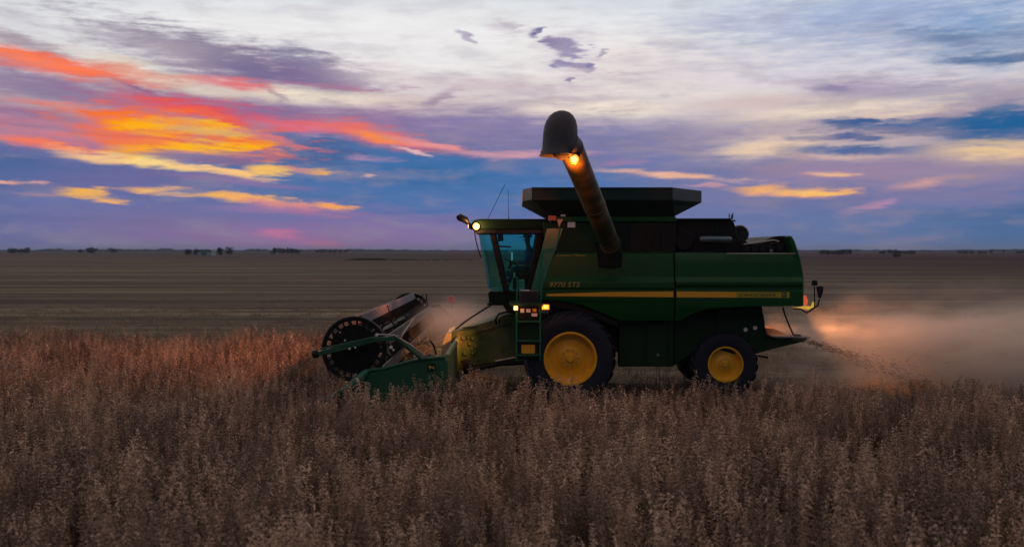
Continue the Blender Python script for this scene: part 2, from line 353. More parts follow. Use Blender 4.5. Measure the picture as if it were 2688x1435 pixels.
class MB:
    """collects shapes given in world coordinates, then links them as one mesh object"""
    def __init__(s): s.v = []; s.f = []

    def add(s, verts, faces):
        b = len(s.v); s.v += [tuple(p) for p in verts]
        s.f += [tuple(b + i for i in f) for f in faces]
        return s

    def box(s, x0, x1, y0, y1, z0, z1):
        return s.add([(x0, y0, z0), (x1, y0, z0), (x1, y1, z0), (x0, y1, z0), (x0, y0, z1), (x1, y0, z1), (x1, y1, z1), (x0, y1, z1)],
                     [(0, 3, 2, 1), (4, 5, 6, 7), (0, 1, 5, 4), (1, 2, 6, 5), (2, 3, 7, 6), (3, 0, 4, 7)])

    def prism(s, pts, y0, y1):
        """outline of (x, z) points swept from y0 to y1"""
        a = sum(pts[i][0] * pts[(i + 1) % len(pts)][1] - pts[(i + 1) % len(pts)][0] * pts[i][1] for i in range(len(pts)))
        if a < 0: pts = pts[::-1]
        n = len(pts)
        v = [(x, y0, z) for x, z in pts] + [(x, y1, z) for x, z in pts]
        f = [tuple(range(n)), tuple(range(2 * n - 1, n - 1, -1))]
        f += [(i, n + i, n + (i + 1) % n, (i + 1) % n) for i in range(n)]
        return s.add(v, f)

    def pprism(s, pts, d, depth):
        """outline of photograph pixels seen at depth d, swept back by depth metres"""
        q = [W(x, y, d) for x, y in pts]
        return s.prism([(p.x, p.z) for p in q], d, d + depth)

    def tube(s, path, r, n=8, caps=True):
        path = [Vector(p) for p in path]
        rs = r if isinstance(r, (list, tuple)) else [r] * len(path)
        rings = []
        for i, p in enumerate(path):
            t = (path[min(i + 1, len(path) - 1)] - path[max(i - 1, 0)]).normalized()
            up = Vector((0, 0, 1)) if abs(t.z) < 0.9 else Vector((0, 1, 0))
            a = t.cross(up).normalized(); b = t.cross(a).normalized()
            rings.append([p + (a * math.cos(k * 2 * math.pi / n) + b * math.sin(k * 2 * math.pi / n)) * rs[i] for k in range(n)])
        v = [q for ring in rings for q in ring]
        f = [(i * n + k, i * n + (k + 1) % n, (i + 1) * n + (k + 1) % n, (i + 1) * n + k) for i in range(len(path) - 1) for k in range(n)]
        if caps: f += [tuple(range(n - 1, -1, -1)), tuple((len(path) - 1) * n + k for k in range(n))]
        return s.add(v, f)

    def bar(s, p, q, w, h):
        """rectangular bar between two points, w across y, h in the other direction"""
        p, q = Vector(p), Vector(q); t = (q - p).normalized()
        a = Vector((0, 1, 0))
        if abs(t.y) > 0.9: a = Vector((1, 0, 0))
        a = (a - t * a.dot(t)).normalized(); b = t.cross(a)
        v = [e + a * (w / 2 * i) + b * (h / 2 * j) for e in (p, q) for i, j in ((-1, -1), (1, -1), (1, 1), (-1, 1))]
        return s.add(v, [(0, 1, 2, 3), (7, 6, 5, 4), (0, 4, 5, 1), (1, 5, 6, 2), (2, 6, 7, 3), (3, 7, 4, 0)])

    def lathe(s, c, prof, n=48, axis='y', closed=False):
        """profile of (offset along the axis, radius) turned round the axis through c"""
        m = len(prof); v = []
        for i in range(n):
            a = 2 * math.pi * i / n
            for o, r in prof:
                if axis == 'y': v.append((c[0] + r * math.cos(a), c[1] + o, c[2] + r * math.sin(a)))
                elif axis == 'x': v.append((c[0] + o, c[1] + r * math.cos(a), c[2] + r * math.sin(a)))
                else: v.append((c[0] + r * math.cos(a), c[1] + r * math.sin(a), c[2] + o))
        f = []
        for i in range(n):
            for k in range(m if closed else m - 1):
                k2 = (k + 1) % m
                f.append((i * m + k, ((i + 1) % n) * m + k, ((i + 1) % n) * m + k2, i * m + k2))
        return s.add(v, f)

    def loft(s, rows, back=0.05):
        """sheet through rows of (z, x_left, x_right, y) with a given thickness"""
        n = len(rows); v = []
        for z, a, b, y in rows: v += [(a, y, z), (b, y, z)]
        for z, a, b, y in rows: v += [(a, y + back, z), (b, y + back, z)]
        f = []
        for i in range(n - 1):
            f.append((2 * i, 2 * i + 1, 2 * i + 3, 2 * i + 2)); o = 2 * n
            f.append((o + 2 * i, o + 2 * i + 2, o + 2 * i + 3, o + 2 * i + 1))
            f.append((2 * i, 2 * i + 2, o + 2 * i + 2, o + 2 * i)); f.append((2 * i + 1, o + 2 * i + 1, o + 2 * i + 3, 2 * i + 3))
        f.append((0, 2 * n, 2 * n + 1, 1)); e = 2 * (n - 1); f.append((e, e + 1, 2 * n + e + 1, 2 * n + e))
        return s.add(v, f)

    def build(s, name, m, parent=None, bevel=0, smooth=True, label=None):
        off = root_loc(parent) if parent is not None else Vector((0, 0, 0))
        me = bpy.data.meshes.new(name)
        me.from_pydata([(x - off.x, y - off.y, z - off.z) for x, y, z in s.v], [], s.f)
        me.validate(); me.update()
        o = bpy.data.objects.new(name, me); col.objects.link(o)
        me.materials.append(m)
        if parent is not None: o.parent = parent
        if smooth:
            me.polygons.foreach_set('use_smooth', [True] * len(me.polygons)); me.set_sharp_from_angle(angle=R(35))
        if bevel:
            b = o.modifiers.new('bevel', 'BEVEL'); b.width = bevel; b.segments = 2; b.limit_method = 'ANGLE'; b.angle_limit = R(35)
        if label: o['label'] = label
        return o


# ------------------------------------------------------------------ materials
def mat(name, c, rough=0.6, metal=0.0, var=0.25, scale=6.0, bump=0.0, dirt=0.0, dirt_c=(.16, .12, .09, 1), spec=0.5, emit=None, es=0.0, coat=0.0):
    m = bpy.data.materials.new(name); m.use_nodes = True
    t = m.node_tree; b = t.nodes['Principled BSDF']
    b.inputs['Roughness'].default_value = rough; b.inputs['Metallic'].default_value = metal
    b.inputs['Specular IOR Level'].default_value = spec; b.inputs['Coat Weight'].default_value = coat
    c = tuple(c) + (1.0,) if len(c) == 3 else c
    tcn = t.nodes.new('ShaderNodeTexCoord'); no = t.nodes.new('ShaderNodeTexNoise')
    no.inputs['Scale'].default_value = scale; no.inputs['Detail'].default_value = 5
    t.links.new(tcn.outputs['Object'], no.inputs['Vector'])
    mx = t.nodes.new('ShaderNodeMix'); mx.data_type = 'RGBA'
    mx.inputs[6].default_value = tuple(v * (1 - var) for v in c[:3]) + (1,)
    mx.inputs[7].default_value = tuple(min(1, v * (1 + var)) for v in c[:3]) + (1,)
    t.links.new(no.outputs['Fac'], mx.inputs[0])
    outc = mx.outputs[2]
    if dirt:
        n2 = t.nodes.new('ShaderNodeTexNoise'); n2.inputs['Scale'].default_value = 2.3; n2.inputs['Detail'].default_value = 8
        t.links.new(tcn.outputs['Object'], n2.inputs['Vector'])
        mr = t.nodes.new('ShaderNodeMapRange'); mr.inputs[1].default_value = .45; mr.inputs[2].default_value = .8; mr.inputs[4].default_value = dirt
        t.links.new(n2.outputs['Fac'], mr.inputs[0])
        m2 = t.nodes.new('ShaderNodeMix'); m2.data_type = 'RGBA'; m2.inputs[7].default_value = dirt_c
        t.links.new(mr.outputs[0], m2.inputs[0]); t.links.new(outc, m2.inputs[6]); outc = m2.outputs[2]
        mr2 = t.nodes.new('ShaderNodeMapRange'); mr2.inputs[3].default_value = max(0, rough - .08); mr2.inputs[4].default_value = min(1, rough + .25)
        t.links.new(n2.outputs['Fac'], mr2.inputs[0]); t.links.new(mr2.outputs[0], b.inputs['Roughness'])
    t.links.new(outc, b.inputs['Base Color'])
    if bump:
        bp = t.nodes.new('ShaderNodeBump'); bp.inputs['Strength'].default_value = bump; bp.inputs['Distance'].default_value = 0.02
        t.links.new(no.outputs['Fac'], bp.inputs['Height']); t.links.new(bp.outputs[0], b.inputs['Normal'])
    if emit:
        b.inputs['Emission Color'].default_value = tuple(emit) + (1,); b.inputs['Emission Strength'].default_value = es
    return m


M = {}
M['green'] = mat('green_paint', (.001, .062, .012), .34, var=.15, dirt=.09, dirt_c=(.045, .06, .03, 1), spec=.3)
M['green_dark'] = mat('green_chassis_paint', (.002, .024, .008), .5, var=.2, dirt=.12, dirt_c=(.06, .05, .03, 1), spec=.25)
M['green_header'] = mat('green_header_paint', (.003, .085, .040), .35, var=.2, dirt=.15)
M['yellow'] = mat('yellow_wheel_paint', (.78, .43, .008), .42, var=.12, dirt=.30, dirt_c=(.22, .14, .06, 1))
M['stripe'] = mat('yellow_stripe', (.66, .36, .02), .4, var=.08)
M['stripe_olive'] = mat('olive_stripe_end', (.40, .34, .03), .4, var=.08)
M['decal'] = mat('decal_yellow', (.40, .31, .07), .45, var=.05)
M['decal_green'] = mat('decal_green', (.01, .08, .02), .45, var=.05)
M['black'] = mat('black_metal', (.005, .006, .008), .5, var=.3, dirt=.08, dirt_c=(.05, .04, .03, 1), spec=.25)
M['rubber'] = mat('tyre_rubber', (.006, .012, .026), .6, var=.3, dirt=.12, dirt_c=(.06, .05, .04, 1), spec=.35, bump=.2, scale=20)
M['plastic'] = mat('dark_plastic', (.010, .011, .015), .42, var=.2, spec=.35)
M['spout'] = mat('rubber_spout', (.050, .046, .060), .6, var=.2, dirt=.2)
M['steel'] = mat('worn_steel', (.32, .30, .29), .4, metal=.8, var=.2)
M['bat'] = mat('galvanised_bat', (.085, .078, .09), .5, metal=.3, var=.3, dirt=.3)
M['bat_dark'] = mat('dark_reel_bat', (.02, .018, .02), .5, var=.3, dirt=.3, dirt_c=(.16, .08, .03, 1))
M['tube'] = mat('dusty_auger_tube', (.012, .030, .014), .45, var=.3, dirt=.75, dirt_c=(.30, .17, .08, 1))
M['tank'] = mat('dark_tank_extension', (.004, .022, .020), .40, var=.25, dirt=.15, dirt_c=(.05, .04, .03, 1), spec=.35)
M['seat'] = mat('seat_fabric', (.03, .03, .035), .8)
M['shirt'] = mat('blue_work_shirt', (.10, .20, .42), .85, bump=.2, scale=12)
M['jeans'] = mat('denim', (.03, .06, .15), .9, bump=.2, scale=30)
M['skin'] = mat('skin', (.42, .25, .17), .55, var=.08)
M['cap'] = mat('dark_cap', (.03, .05, .04), .8)
M['feeder'] = mat('dusty_green_feeder', (.05, .09, .02), .55, var=.35, dirt=.6, dirt_c=(.34, .22, .12, 1))
M['feeder_plate'] = mat('dusty_pale_sheet', (.40, .33, .22), .6, var=.3, dirt=.5, dirt_c=(.3, .2, .1, 1))
M['sheet'] = mat('dusty_green_sheet', (.10, .17, .05), .6, var=.3, dirt=.7, dirt_c=(.36, .28, .18, 1))
M['white'] = mat('white_label', (.7, .7, .72), .5, var=.05)
M['orange_reflector'] = mat('orange_reflector', (.75, .38, .03), .3, var=.1)
M['red'] = mat('red_reflector', (.75, .06, .07), .35, var=.1)
M['teal'] = mat('green_gloss_panel', (.012, .15, .09), .25, var=.3, scale=3)
M['grille'] = mat('louvre_grille', (.05, .055, .07), .5)
M['lamp_white'] = mat('work_lamp_lens', (.8, .6, .4), .3, emit=(1, .45, .12), es=3.5)
M['lamp_auger'] = mat('auger_lamp_lens', (.8, .5, .2), .3, emit=(1, .20, .01), es=2.2)
M['bulb_amber'] = mat('amber_bulb', (.9, .7, .3), .3, emit=(1, .55, .08), es=8)
M['bulb'] = mat('lamp_bulb', (.9, .8, .6), .3, emit=(1, .44, .08), es=4.5)
M['lamp_amber'] = mat('amber_marker_lens', (.8, .4, .1), .3, emit=(1, .22, .01), es=2.2)
M['lamp_small'] = mat('small_lamp_lens', (.8, .6, .5), .3, emit=(1, .35, .08), es=3)
M['tail'] = mat('tail_lamp_lens', (.7, .1, .05), .3, emit=(1, .16, .05), es=.5)
M['bracket_yellow'] = mat('glowing_yellow_bracket', (.8, .55, .05), .3, emit=(1, .58, .07), es=.5)  # plain bracket given a glow of its own, no lamp in it
M['screen'] = mat('cab_screen', (.1, .1, .12), .3, emit=(.6, .8, 1), es=.25)


def glass(name, tint):
    m = bpy.data.materials.new(name); m.use_nodes = True; t = m.node_tree
    t.nodes.remove(t.nodes['Principled BSDF']); o = t.nodes['Material Output']
    tr = t.nodes.new('ShaderNodeBsdfTransparent'); tr.inputs[0].default_value = tint
    gl = t.nodes.new('ShaderNodeBsdfGlossy'); gl.inputs['Roughness'].default_value = 0.03
    lw = t.nodes.new('ShaderNodeLayerWeight'); lw.inputs['Blend'].default_value = .5
    pw = t.nodes.new('ShaderNodeMath'); pw.operation = 'POWER'; pw.inputs[1].default_value = 4.0; t.links.new(lw.outputs['Facing'], pw.inputs[0])
    fr = t.nodes.new('ShaderNodeMath'); fr.operation = 'MULTIPLY_ADD'; fr.inputs[1].default_value = .6; fr.inputs[2].default_value = .05
    t.links.new(pw.outputs[0], fr.inputs[0]); mx = t.nodes.new('ShaderNodeMixShader')
    t.links.new(fr.outputs[0], mx.inputs[0]); t.links.new(tr.outputs[0], mx.inputs[1]); t.links.new(gl.outputs[0], mx.inputs[2])
    t.links.new(mx.outputs[0], o.inputs['Surface'])
    return m


M['glass'] = glass('teal_tinted_glass', (.24, .78, .76, 1))
M['mirror_glass'] = mat('mirror_glass', (.5, .5, .52), .08, metal=1.0)

# ------------------------------------------------------------------ the ground: one sheet out to the horizon
gm = bpy.data.materials.new('field_ground'); gm.use_nodes = True
t = gm.node_tree; b = t.nodes['Principled BSDF']; b.inputs['Roughness'].default_value = .95; b.inputs['Specular IOR Level'].default_value = .1


def gn(kind, **kw):
    n = t.nodes.new(kind)
    for k, v in kw.items(): setattr(n, k, v)
    return n


geo = gn('ShaderNodeNewGeometry')
def gnoise(sv, scale, detail=5, rough=.6):
    mp = gn('ShaderNodeMapping'); mp.inputs['Scale'].default_value = sv; t.links.new(geo.outputs['Position'], mp.inputs[0])
    n = gn('ShaderNodeTexNoise'); n.inputs['Scale'].default_value = scale; n.inputs['Detail'].default_value = detail; n.inputs['Roughness'].default_value = rough
    t.links.new(mp.outputs[0], n.inputs['Vector']); return n.outputs['Fac']
def gmix(f, a, c):
    n = gn('ShaderNodeMix', data_type='RGBA')
    for i, v in ((0, f), (6, a), (7, c)):
        if isinstance(v, (int, float, tuple)): n.inputs[i].default_value = v
        else: t.links.new(v, n.inputs[i])
    return n.outputs[2]
def grange(v, a, c, lo=0, hi=1):
    n = gn('ShaderNodeMapRange', interpolation_type='SMOOTHSTEP'); t.links.new(v, n.inputs[0])
    for i, q in ((1, a), (2, c), (3, lo), (4, hi)): n.inputs[i].default_value = q
    return n.outputs[0]
def gmath(op, a, c=None, d=None):
    n = gn('ShaderNodeMath', operation=op)
    for i, v in enumerate((a, c, d)):
        if v is None: continue
        if isinstance(v, (int, float)): n.inputs[i].default_value = v
        else: t.links.new(v, n.inputs[i])
    return n.outputs[0]
rows2 = grange(gnoise((.012, .34, 1), 1.0, 5, .7), .42, .60)
rows = grange(gnoise((.05, 1.5, 1), 1.0, 8, .72), .38, .60)
fine_n = grange(gnoise((.8, 6, 1), 2.2, 6, .7), .3, .7)
patch = grange(gnoise((.012, .05, 1), 1.0, 4, .6), .35, .65)
bands = grange(gnoise((.004, .11, 1), 1.0, 3, .6), .38, .62)
c1 = gmix(rows, (.034, .022, .018, 1), (.42, .335, .20, 1))
c1 = gmix(gmath('MULTIPLY', fine_n, .5), c1, (.25, .190, .130, 1))
c1 = gmix(gmath('MULTIPLY', rows2, .8), c1, (.038, .026, .020, 1))
c1 = gmix(gmath('MULTIPLY', patch, .45), c1, (.11, .115, .07, 1))
c1 = gmix(gmath('MULTIPLY', bands, .6), c1, (.060, .036, .034, 1))
sp = gn('ShaderNodeSeparateXYZ'); t.links.new(geo.outputs['Position'], sp.inputs[0])
# next field beyond a slanting boundary: darker, redder soil
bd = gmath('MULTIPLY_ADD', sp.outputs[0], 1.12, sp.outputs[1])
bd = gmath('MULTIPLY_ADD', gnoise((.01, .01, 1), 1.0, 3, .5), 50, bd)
far = grange(bd, 545, 560)
c2 = gmix(gnoise((.002, .03, 1), 1, 4, .6), (.030, .012, .014, 1), (.075, .032, .030, 1))
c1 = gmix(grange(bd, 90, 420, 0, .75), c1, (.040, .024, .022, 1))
c1 = gmix(far, c1, c2)
edge_shadow = gmath('MULTIPLY', grange(bd, 520, 536), gmath('SUBTRACT', 1.0, grange(bd, 552, 600)))  # shadow edge along the boundary, painted into the soil as a dark line
c1 = gmix(gmath('MULTIPLY', edge_shadow, .8), c1, (.03, .02, .018, 1))
t.links.new(c1, b.inputs['Base Color'])
bp = gn('ShaderNodeBump'); bp.inputs['Strength'].default_value = .6; bp.inputs['Distance'].default_value = .08
t.links.new(fine_n, bp.inputs['Height']); t.links.new(bp.outputs[0], b.inputs['Normal'])
gb = MB()
xs = [-6000, -600, -60, 60, 600, 6000]; ys = [-300, 0, 60, 600, 9000]
gv = [(x, y, 0) for y in ys for x in xs]
gb.add(gv, [(j * 6 + i, j * 6 + i + 1, (j + 1) * 6 + i + 1, (j + 1) * 6 + i) for j in range(4) for i in range(5)])
tag(gb.build('ground', gm, smooth=False), 'cut stubble field running flat to the horizon', None, None, 'structure')

# ------------------------------------------------------------------ far trees and buildings on the horizon
M['leaf_far'] = mat('far_foliage', (.018, .030, .024), .9, var=.4, scale=.4)
M['bark'] = mat('bark', (.05, .04, .03), .9)
M['far_wall'] = mat('pale_shed_cladding', (.26, .36, .36), .7, var=.1)
M['far_roof'] = mat('shed_roof', (.10, .12, .14), .6, var=.1)


def crown_mesh(name, seed, w, h):
    r = random.Random(seed); mb = MB()
    for k in range(150):
        while True:
            p = Vector((r.uniform(-1, 1), r.uniform(-1, 1), r.uniform(-1, 1)))
            if p.length <= 1 and p.length > .25: break
        lump = 1 + .28 * math.sin(5 * p.x + seed) * math.cos(4 * p.z + seed * 2)
        c = Vector((p.x * w * .5 * lump, p.y * w * .5 * lump, h * .58 + p.z * h * .42 * lump))
        s = h * r.uniform(.07, .13)
        vs = [c + Vector((r.gauss(0, 1), r.gauss(0, 1), r.gauss(0, .7))).normalized() * s for _ in range(5)]
        mb.add(vs, [(0, 1, 2), (0, 2, 3), (0, 3, 4), (1, 2, 4), (1, 3, 4)])
    return mb


def trunk_mesh(h):
    mb = MB(); mb.tube([(0, 0, 0), (.1, 0, h * .3), (0, .1, h * .7)], [h * .045, h * .03, h * .012], 6)
    mb.tube([(.05, 0, h * .3), (h * .16, .1, h * .55)], [h * .02, h * .008], 5)
    mb.tube([(.05, 0, h * .33), (-h * .15, -.1, h * .56)], [h * .02, h * .008], 5)
    return mb


protos = []
for i, (w, h) in enumerate(((7.5, 7), (5, 7.5), (9, 6.5), (6, 6))):
    a = crown_mesh('crown', i + 3, w, h); tr = trunk_mesh(h)
    cm = bpy.data.meshes.new('crown'); cm.from_pydata(a.v, [], a.f); cm.materials.append(M['leaf_far'])
    tm = bpy.data.meshes.new('trunk'); tm.from_pydata(tr.v, [], tr.f); tm.materials.append(M['bark'])
    protos.append((cm, tm, w, h))


def tree_at(px, top, wpx, d, label, group, k):
    """tree standing at bearing px, its top at photograph row top"""
    cm, tm, w, h = protos[k % 4]
    p = W(px, HY, d); p.z = 0
    o = empty('tree', p, label, 'tree', group)
    hz = (CAM_H + (HY - top) * d / F) / h; wx = wpx * d / F / w
    o.scale = (wx, wx, hz); o.rotation_euler = (0, 0, k * 1.7)
    for nm, me in (('crown', cm), ('trunk', tm)):
        c = bpy.data.objects.new(nm, me); col.objects.link(c); c.parent = o
    return o


G = {
 'left': ('dark tree in the low row on the horizon at the far left edge', 'trees in the row at the far left of the horizon',
          [(26, 651, 12), (36, 651.5, 12), (46, 652, 12), (57, 652, 12), (66, 651, 10)], 900),
 'grove': ('dark tree in the dense grove on the horizon above and left of the reel', 'trees in the dense horizon grove right of the pale shed',
           [(722, 650, 12), (733, 650, 12), (744, 651.5, 14), (755, 650.5, 12), (766, 651.5, 12), (776, 653, 12), (783, 655, 8)], 820),
 'rowr': ('small tree in the thin hedgerow on the horizon just right of the dense grove', 'trees in the thin horizon hedgerow',
          [(832, 655, 9), (842, 654, 10), (852, 654, 12), (866, 655.5, 9), (878, 656, 10), (893, 655, 8), (908, 655, 12)], 1050),
 'wood': ('dark tree in the flat topped grove on the horizon just behind the combine tail', 'trees in the flat topped grove behind the combine tail',
          [(2156, 655, 11), (2165, 655, 12), (2174, 656, 11), (2184, 657, 11), (2194, 657, 11), (2204, 656, 11), (2213, 654.5, 11), (2221, 653.5, 11), (2231, 653.5, 10)], 640),
 'farm': ('dark tree in the farmstead clump on the right horizon', 'trees in the farmstead clump on the right horizon',
          [(2312, 659, 9), (2320, 657, 8), (2335, 654.5, 12), (2345, 655.5, 12), (2353, 654.5, 11), (2362, 657, 11), (2373, 659, 11), (2382, 659, 9), (2390, 656.5, 8), (2398, 659, 10)], 760),
 'end': ('small tree in the sparse line at the far right end of the horizon', 'trees in the sparse line at the right end of the horizon',
         [(2520, 658.5, 12), (2534, 657.5, 14), (2550, 658.5, 12), (2574, 659, 12), (2586, 659.5, 10), (2602, 655.5, 8), (2634, 656, 4), (2674, 659, 12), (2685, 658, 12)], 900),
}
k = 0
for lab, grp, items, d in G.values():
    for (px, top, wp) in items:
        tree_at(px, top, wp * 1.15, d + random.uniform(-25, 25), lab, grp, k); k += 1
for (px, top, wp, d, lab) in (
        (74, 648.5, 11, 880, 'taller round tree ending the row at the far left of the horizon'),
        (210, 654, 10, 950, 'tiny low tree left of the pair of lone bushy trees on the left horizon'),
        (240, 649.5, 24, 950, 'lone pointed bushy tree on the left horizon'),
        (297, 651, 26, 950, 'lone flat round bushy tree on the left horizon right of the pointed one'),
        (495, 653, 17, 560, 'near black tree just left of the pale farm shed on the horizon'),
        (513, 652.5, 11, 560, 'narrow near black tree touching the left end of the pale farm shed'),
        (577, 649.5, 14, 560, 'near black rounded tree to the right of the pale farm shed'),
        (602, 648, 22, 560, 'largest near black round tree right of the pale farm shed'),
        (2354, 666, 18, 430, 'dark bush standing nearer than the farmstead clump on the right')):
    tree_at(px, top, wp * 1.1, d, lab, None, k); k += 1


def shed(px, d, w, hh, label, door=True):
    p = W(px, HY, d); x0, x1 = p.x - w / 2, p.x + w / 2
    o = empty('farm_shed', (p.x, d, 0), label, 'shed')
    MB().box(x0, x1, d, d + 9, 0, hh).build('wall', M['far_wall'], o)
    MB().prism([(x0 - .3, hh + .01), (x1 + .3, hh + .01), (x1 - .6, hh + 1.3), (x0 + .6, hh + 1.3)], d - .3, d + 9.3).build('roof', M['far_roof'], o)
    MB().box(p.x - 1.6, p.x + 1.6, d - .06, d - .01, .02, hh * .8).build('door', M['far_roof'], o)
    return o


shed(535, 600, 9.5, 2.6, 'long pale green farm shed among near black trees on the horizon')
shed(716, 830, 5, 1.6, 'small pale shed at the left end of the dense horizon grove')

# weedy hummocks in the middle distance and the thin continuous tree line beyond everything
M['weed'] = mat('dark_weeds', (.035, .028, .02), .95, var=.4, scale=1)
mb = MB(); r_ = random.Random(5)
for i in range(900):
    px = r_.choice([r_.gauss(958, 16), r_.gauss(988, 8), r_.gauss(1055, 22), r_.uniform(930, 1240)]); d = r_.uniform(318, 345)
    p = W(px, HY, d); s = r_.uniform(.2, .55); h = r_.uniform(.15, .6) if px < 1010 else r_.uniform(.03, .15)
    mb.add([(p.x - s, d, 0), (p.x + s, d + .1, 0), (p.x, d + s, h * .5), (p.x + r_.uniform(-.2, .2), d, h)], [(0, 1, 3), (1, 2, 3), (0, 3, 2), (0, 2, 1)])
tag(mb.build('weeds', M['weed'], smooth=False), 'low dark weeds on the stubble left of the combine', None, None, 'stuff')
mb = MB(); x = -2600
while x < 2600:
    px = HX + x * F / 2400
    hi_ = 5.2 + 1.4 * math.sin(x * .011) + (2.6 if 90 < px < 150 or 400 < px < 445 or 640 < px < 690 else 0) + r_.uniform(-.5, 1.2) - (2.0 if 1400 < px < 2200 else 0)
    w = r_.uniform(8, 26)
    mb.add([(x, 2400, 0), (x + w * 1.3, 2400, 0), (x + w * 1.05, 2400, hi_ * .8), (x + w * .6, 2402, hi_), (x + w * .1, 2400, hi_ * .75),
            (x, 2420, 0), (x + w * 1.3, 2420, 0), (x + w * 1.05, 2420, hi_ * .8), (x + w * .6, 2418, hi_), (x + w * .1, 2420, hi_ * .75)],
           [(0, 1, 2, 3, 4), (9, 8, 7, 6, 5), (0, 5, 6, 1), (1, 6, 7, 2), (2, 7, 8, 3), (3, 8, 9, 4), (4, 9, 5, 0)])
    x += w
tag(mb.build('distant_woodland', M['leaf_far'], smooth=False), 'thin blue line of far woodland along the horizon', None, None, 'stuff')

# ------------------------------------------------------------------ standing crop and stubble, instanced
def plant_mat(name, c0, c1, tr=.25):
    m = bpy.data.materials.new(name); m.use_nodes = True; t = m.node_tree; b = t.nodes['Principled BSDF']
    b.inputs['Roughness'].default_value = .8; b.inputs['Specular IOR Level'].default_value = .2
    oi = t.nodes.new('ShaderNodeObjectInfo'); g = t.nodes.new('ShaderNodeNewGeometry')
    ad = t.nodes.new('ShaderNodeMath'); ad.operation = 'ADD'
    t.links.new(oi.outputs['Random'], ad.inputs[0])
    no = t.nodes.new('ShaderNodeTexNoise'); no.inputs['Scale'].default_value = .9; no.inputs['Detail'].default_value = 4
    t.links.new(g.outputs['Position'], no.inputs['Vector'])
    t.links.new(no.outputs['Fac'], ad.inputs[1])
    mr = t.nodes.new('ShaderNodeMapRange'); mr.inputs[1].default_value = .42; mr.inputs[2].default_value = 1.55
    t.links.new(ad.outputs[0], mr.inputs[0])
    rp = t.nodes.new('ShaderNodeValToRGB'); t.links.new(mr.outputs[0], rp.inputs[0])
    rp.color_ramp.elements[0].color = c0; rp.color_ramp.elements[1].color = c1
    mid = rp.color_ramp.elements.new(.5); mid.color = tuple((a * .8 + q * .5) * .75 for a, q in zip(c0, c1))[:3] + (1,)
    t.links.new(rp.outputs[0], b.inputs['Base Color'])
    tl = t.nodes.new('ShaderNodeBsdfTranslucent'); t.links.new(rp.outputs[0], tl.inputs[0])
    mx = t.nodes.new('ShaderNodeMixShader'); mx.inputs[0].default_value = tr
    t.links.new(b.outputs[0], mx.inputs[1]); t.links.new(tl.outputs[0], mx.inputs[2]); t.links.new(mx.outputs[0], t.nodes['Material Output'].inputs['Surface'])
    return m


M['crop'] = plant_mat('ripe_soybean', (.11, .068, .05, 1), (.80, .59, .43, 1))
M['chaff'] = mat('shaded_chaff', (.13, .075, .045), .9, var=.4)  # chaff, its colour darkened for the low light along the streak
M['straw'] = plant_mat('stubble_straw', (.26, .18, .12, 1), (.46, .36, .24, 1), .1)


def pod(mb, p, d, ln, w):
    d = d.normalized(); a = d.cross(Vector((0, 0, 1)));
    if a.length < .1: a = Vector((1, 0, 0))
    a.normalize(); b = d.cross(a)
    m = p + d * ln * .5 + Vector((0, 0, -.004))
    mb.add([p, m + a * w, m + b * w * .7, m - a * w, m - b * w * .7, p + d * ln], [(0, 1, 2), (0, 2, 3), (0, 3, 4), (0, 4, 1), (5, 2, 1), (5, 3, 2), (5, 4, 3), (5, 1, 4)])


def crop_plant(seed):
    r = random.Random(seed); mb = MB()
    for s in range(4):      # narrow upright stems, each a column of pods that grows feathery at the top
        h = r.uniform(.56, .93); lean = Vector((r.gauss(-.04, .07), r.gauss(0, .06), 0)); base = Vector((r.gauss(0, .07), r.gauss(0, .07), 0))
        pts = [base + lean * (q * q) * 1.2 + Vector((r.gauss(0, .005), r.gauss(0, .005), h * q)) for q in (0, .3, .55, .8, 1)]
        mb.tube(pts, [.006, .005, .004, .003, .0015], 3, caps=False)
        n = 20
        for k in range(n):
            q = .15 + .85 * k / (n - 1)
            p = base + lean * (q * q) * 1.2 + Vector((0, 0, h * q))
            for e in range(r.choice((2, 3, 3))):
                a = r.uniform(0, 6.28); dz = r.gauss(.1, .45)
                d = Vector((math.cos(a), math.sin(a), dz))
                st = p + Vector((math.cos(a), math.sin(a), 0)) * r.uniform(.0, .018)
                pod(mb, st, d, r.uniform(.025, .06) * (1.15 - .5 * q), r.uniform(.006, .012))
        for k in range(4):
            a = r.uniform(0, 6.28); q = r.uniform(.4, .95); p = base + lean * q * q * 1.2 + Vector((0, 0, h * q)); u = Vector((math.cos(a), math.sin(a), r.gauss(-.3, .3))); w = Vector((-math.sin(a), math.cos(a), r.gauss(0, .5)))
            ln = r.uniform(.05, .10); wd = r.uniform(.007, .014)
            mb.add([p, p + u * ln * .5 + w * wd, p + u * ln + Vector((0, 0, -.02)), p + u * ln * .5 - w * wd], [(0, 1, 2), (0, 2, 3)])
    return mb


def straw_tuft(seed):
    r = random.Random(seed); mb = MB()
    for k in range(9):
        p = Vector((r.gauss(0, .10), r.gauss(0, .03), 0)); h = r.uniform(.06, .17)
        mb.tube([p, p + Vector((r.gauss(0, .02), r.gauss(0, .02), h))], .004, 3)
    for k in range(10):
        p = Vector((r.gauss(0, .22), r.gauss(0, .08), r.uniform(.01, .05))); a = r.gauss(0, .7); ln = r.uniform(.08, .25)
        mb.tube([p, p + Vector((math.cos(a) * ln, math.sin(a) * ln, r.gauss(0, .015)))], .0035, 3)
    return mb


def collection_of(name, meshes, m):
    c = bpy.data.collections.new(name)
    for i, mb in enumerate(meshes):
        me = bpy.data.meshes.new(name); me.from_pydata([tuple(v) for v in mb.v], [], mb.f); me.materials.append(m)
        c.objects.link(bpy.data.objects.new(name, me))
    return c


